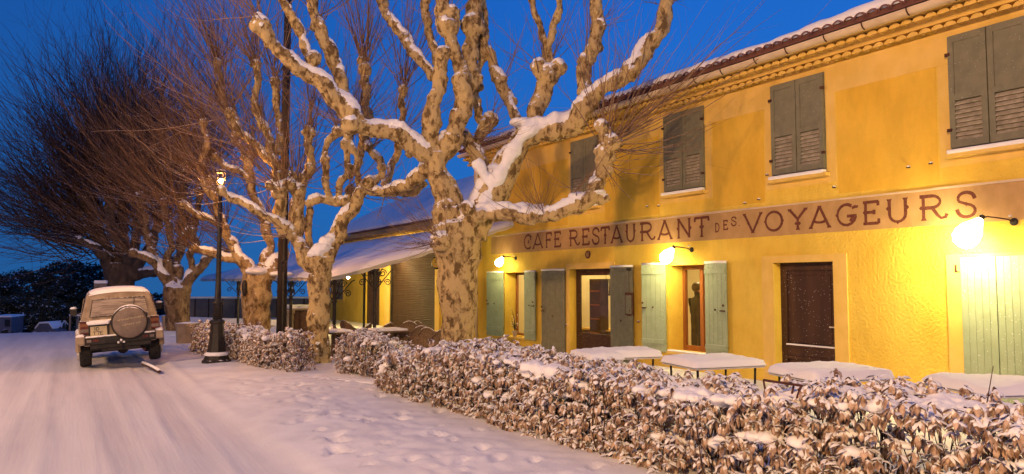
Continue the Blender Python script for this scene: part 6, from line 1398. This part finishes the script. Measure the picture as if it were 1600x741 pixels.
for u in (.2,.8):
    m = MB(); w_ = a.lerp(b, u); m.lathe((w_.x, w_.y-.02, z0+.35), [(.3,0),(.32,.05),(.32,.2)], 14, (0,1,0)); m.build('wheel', M['tyre'], t)
m = MB(); e0 = a.lerp(b,.65); e1 = a.lerp(b,.95); m.prism([(e0.x,e0.y-.02,zt-.5),(e1.x,e1.y-.02,zt-.5),(e1.x,e1.y-.02,zt-.12),(e0.x,e0.y-.02,zt-.12)], (0,.015,0)); m.build('window', M['car_black'], t)
t, a, b, z0, zt = far_box('parked_car', 'car', 'distant snow-covered car between the far evergreens and the road crest', 48, 88, 510, 518, 42, 2, None)
m = MB(); d = (b-a).normalized(); n = Vector((-d.y,d.x,0))*1.6; pr = [(0,0),(0,.55),(.15,.75),(.32,1.25),(.68,1.28),(.85,.78),(1,.65),(1,0)]
hh = (zt-z0)/1.28; L2 = (b-a).length; Z = Vector((0,0,1)); A_ = Vector((a.x,a.y,z0+.25)); m.prism([A_+d*L2*u+Z*v*hh*.9 for u, v in pr], n); m.build('body', M['panel'], t, bevel=.05)
m = MB(); m.prism([A_+d*L2*u+Z*(v*hh*.9+.005) for u, v in pr[2:6]]+[A_+d*L2*u+Z*(v*hh*.9+.10) for u, v in pr[5:1:-1]], n); m.build('snow', M['soft_snow'], t)
for u in (.2,.8):
    m = MB(); w_ = A_+d*L2*u; m.lathe((w_.x, w_.y-.03, z0+.3), [(.28,0),(.3,.05),(.3,.2)], 14, (0,1,0)); m.build('wheel', M['tyre'], t)
def sign_panels():
    a = at_depth(147.5, 452, 30); b = at_depth(167, 452, 30); c = (a+b)/2; z0 = -.05; t = thing('road_sign', 'small two-panel direction sign capped with snow behind the car roof', 'sign', (c.x, c.y, z0)); d = (b-a).normalized(); n = Vector((-d.y,d.x,0))
    m = MB(); m.tube([(c.x,c.y,z0),(c.x,c.y,at_depth(157,439,30).z)], .035, 8); m.build('pole', M['black'], t)
    for y0, y1 in ((443,449),(449.6,455.5)):
        z1 = at_depth(157,y0,30).z; zz = at_depth(157,y1,30).z; m = MB(); m.prism([(a.x,a.y,zz),(b.x,b.y,zz),(b.x,b.y,z1),(a.x,a.y,z1)], n*-.04); m.build('panel', M['cover'], t)
    for y0 in (443.2, 460):
        z1 = at_depth(157,y0,30).z; m = MB(); A1 = Vector((a.x,a.y,z1))-n*.07; B1 = Vector((b.x,b.y,z1))-n*.07; m.prism([A1,B1,B1+n*.14,A1+n*.14], (0,0,.13)); m.build('snow', M['soft_snow'], t, bevel=.03)
sign_panels()
# small bus shelter frame with tiny lights
a = at_depth(109, 515, 36); b = at_depth(122, 515, 36); t = thing('shelter', 'small open roadside shelter just left of the car, beyond the crest', 'shelter', (a.x, a.y, a.z-.3)); zt = at_depth(109, 494, 36).z
for q in (a, b, a+Vector((.3,1.2,0)), b+Vector((.3,1.2,0))): m = MB(); m.tube([(q.x,q.y,a.z-.4),(q.x,q.y,zt)], .04, 6); m.build('post', M['concrete'], t)
m = MB(); m.prism([(a.x-.05,a.y-.1,zt),(b.x+.1,b.y-.1,zt),(b.x+.4,b.y+1.3,zt),(a.x+.2,a.y+1.3,zt)], (0,0,.08)); m.build('roof', M['soft_snow'], t)
for px, py, D, lb in ((112,464,58,'tiny lit window light among the dark evergreens left of the car'), (121,471,58,'second tiny warm light among the dark evergreens, nearer the car')):
    c = at_depth(px, py, D); t = thing('distant_lamp', lb, 'lamp', (c.x,c.y,c.z-3)); m = MB(); m.tube([(c.x,c.y,c.z-6),(c.x,c.y,c.z-.1)], .05, 6); m.build('pole', M['black'], t); m = MB(); m.ball(c, .10, 8, 6); m.build('bulb', emit_mat('distant_lit_bulb', (1,.7,.4), 7), t, smooth=True)
# street light on the other side of the road, behind the photographer: it lights the whole scene
for (sx, sy, sz), watts in STREET_LAMPS:
  t = thing('roadside_lamp', 'tall roadside lamp across the road lighting the %s' % ('house front' if sy < 0 else 'car and trees'), 'street lamp', (sx-1.2, sy, 0), group='tall roadside lamps')
  m = MB(); m.tube([(sx-1.2, sy, -.1), (sx-1.2, sy, 4), (sx-1.1, sy, 7.4), (sx-.6, sy, sz+.28), (sx-.1, sy, sz+.30)], [.09,.075,.05,.04,.04], 12); m.build('pole', M['concrete'], t, smooth=True)
  m = MB(); m.lathe((sx, sy, sz+.18), [(.26,0),(.24,.06),(.12,.14),(.03,.17)], 16); m.build('hood', M['black'], t)
  point_light('sodium_lamp', (sx, sy, sz), SODIUM, watts, .45)
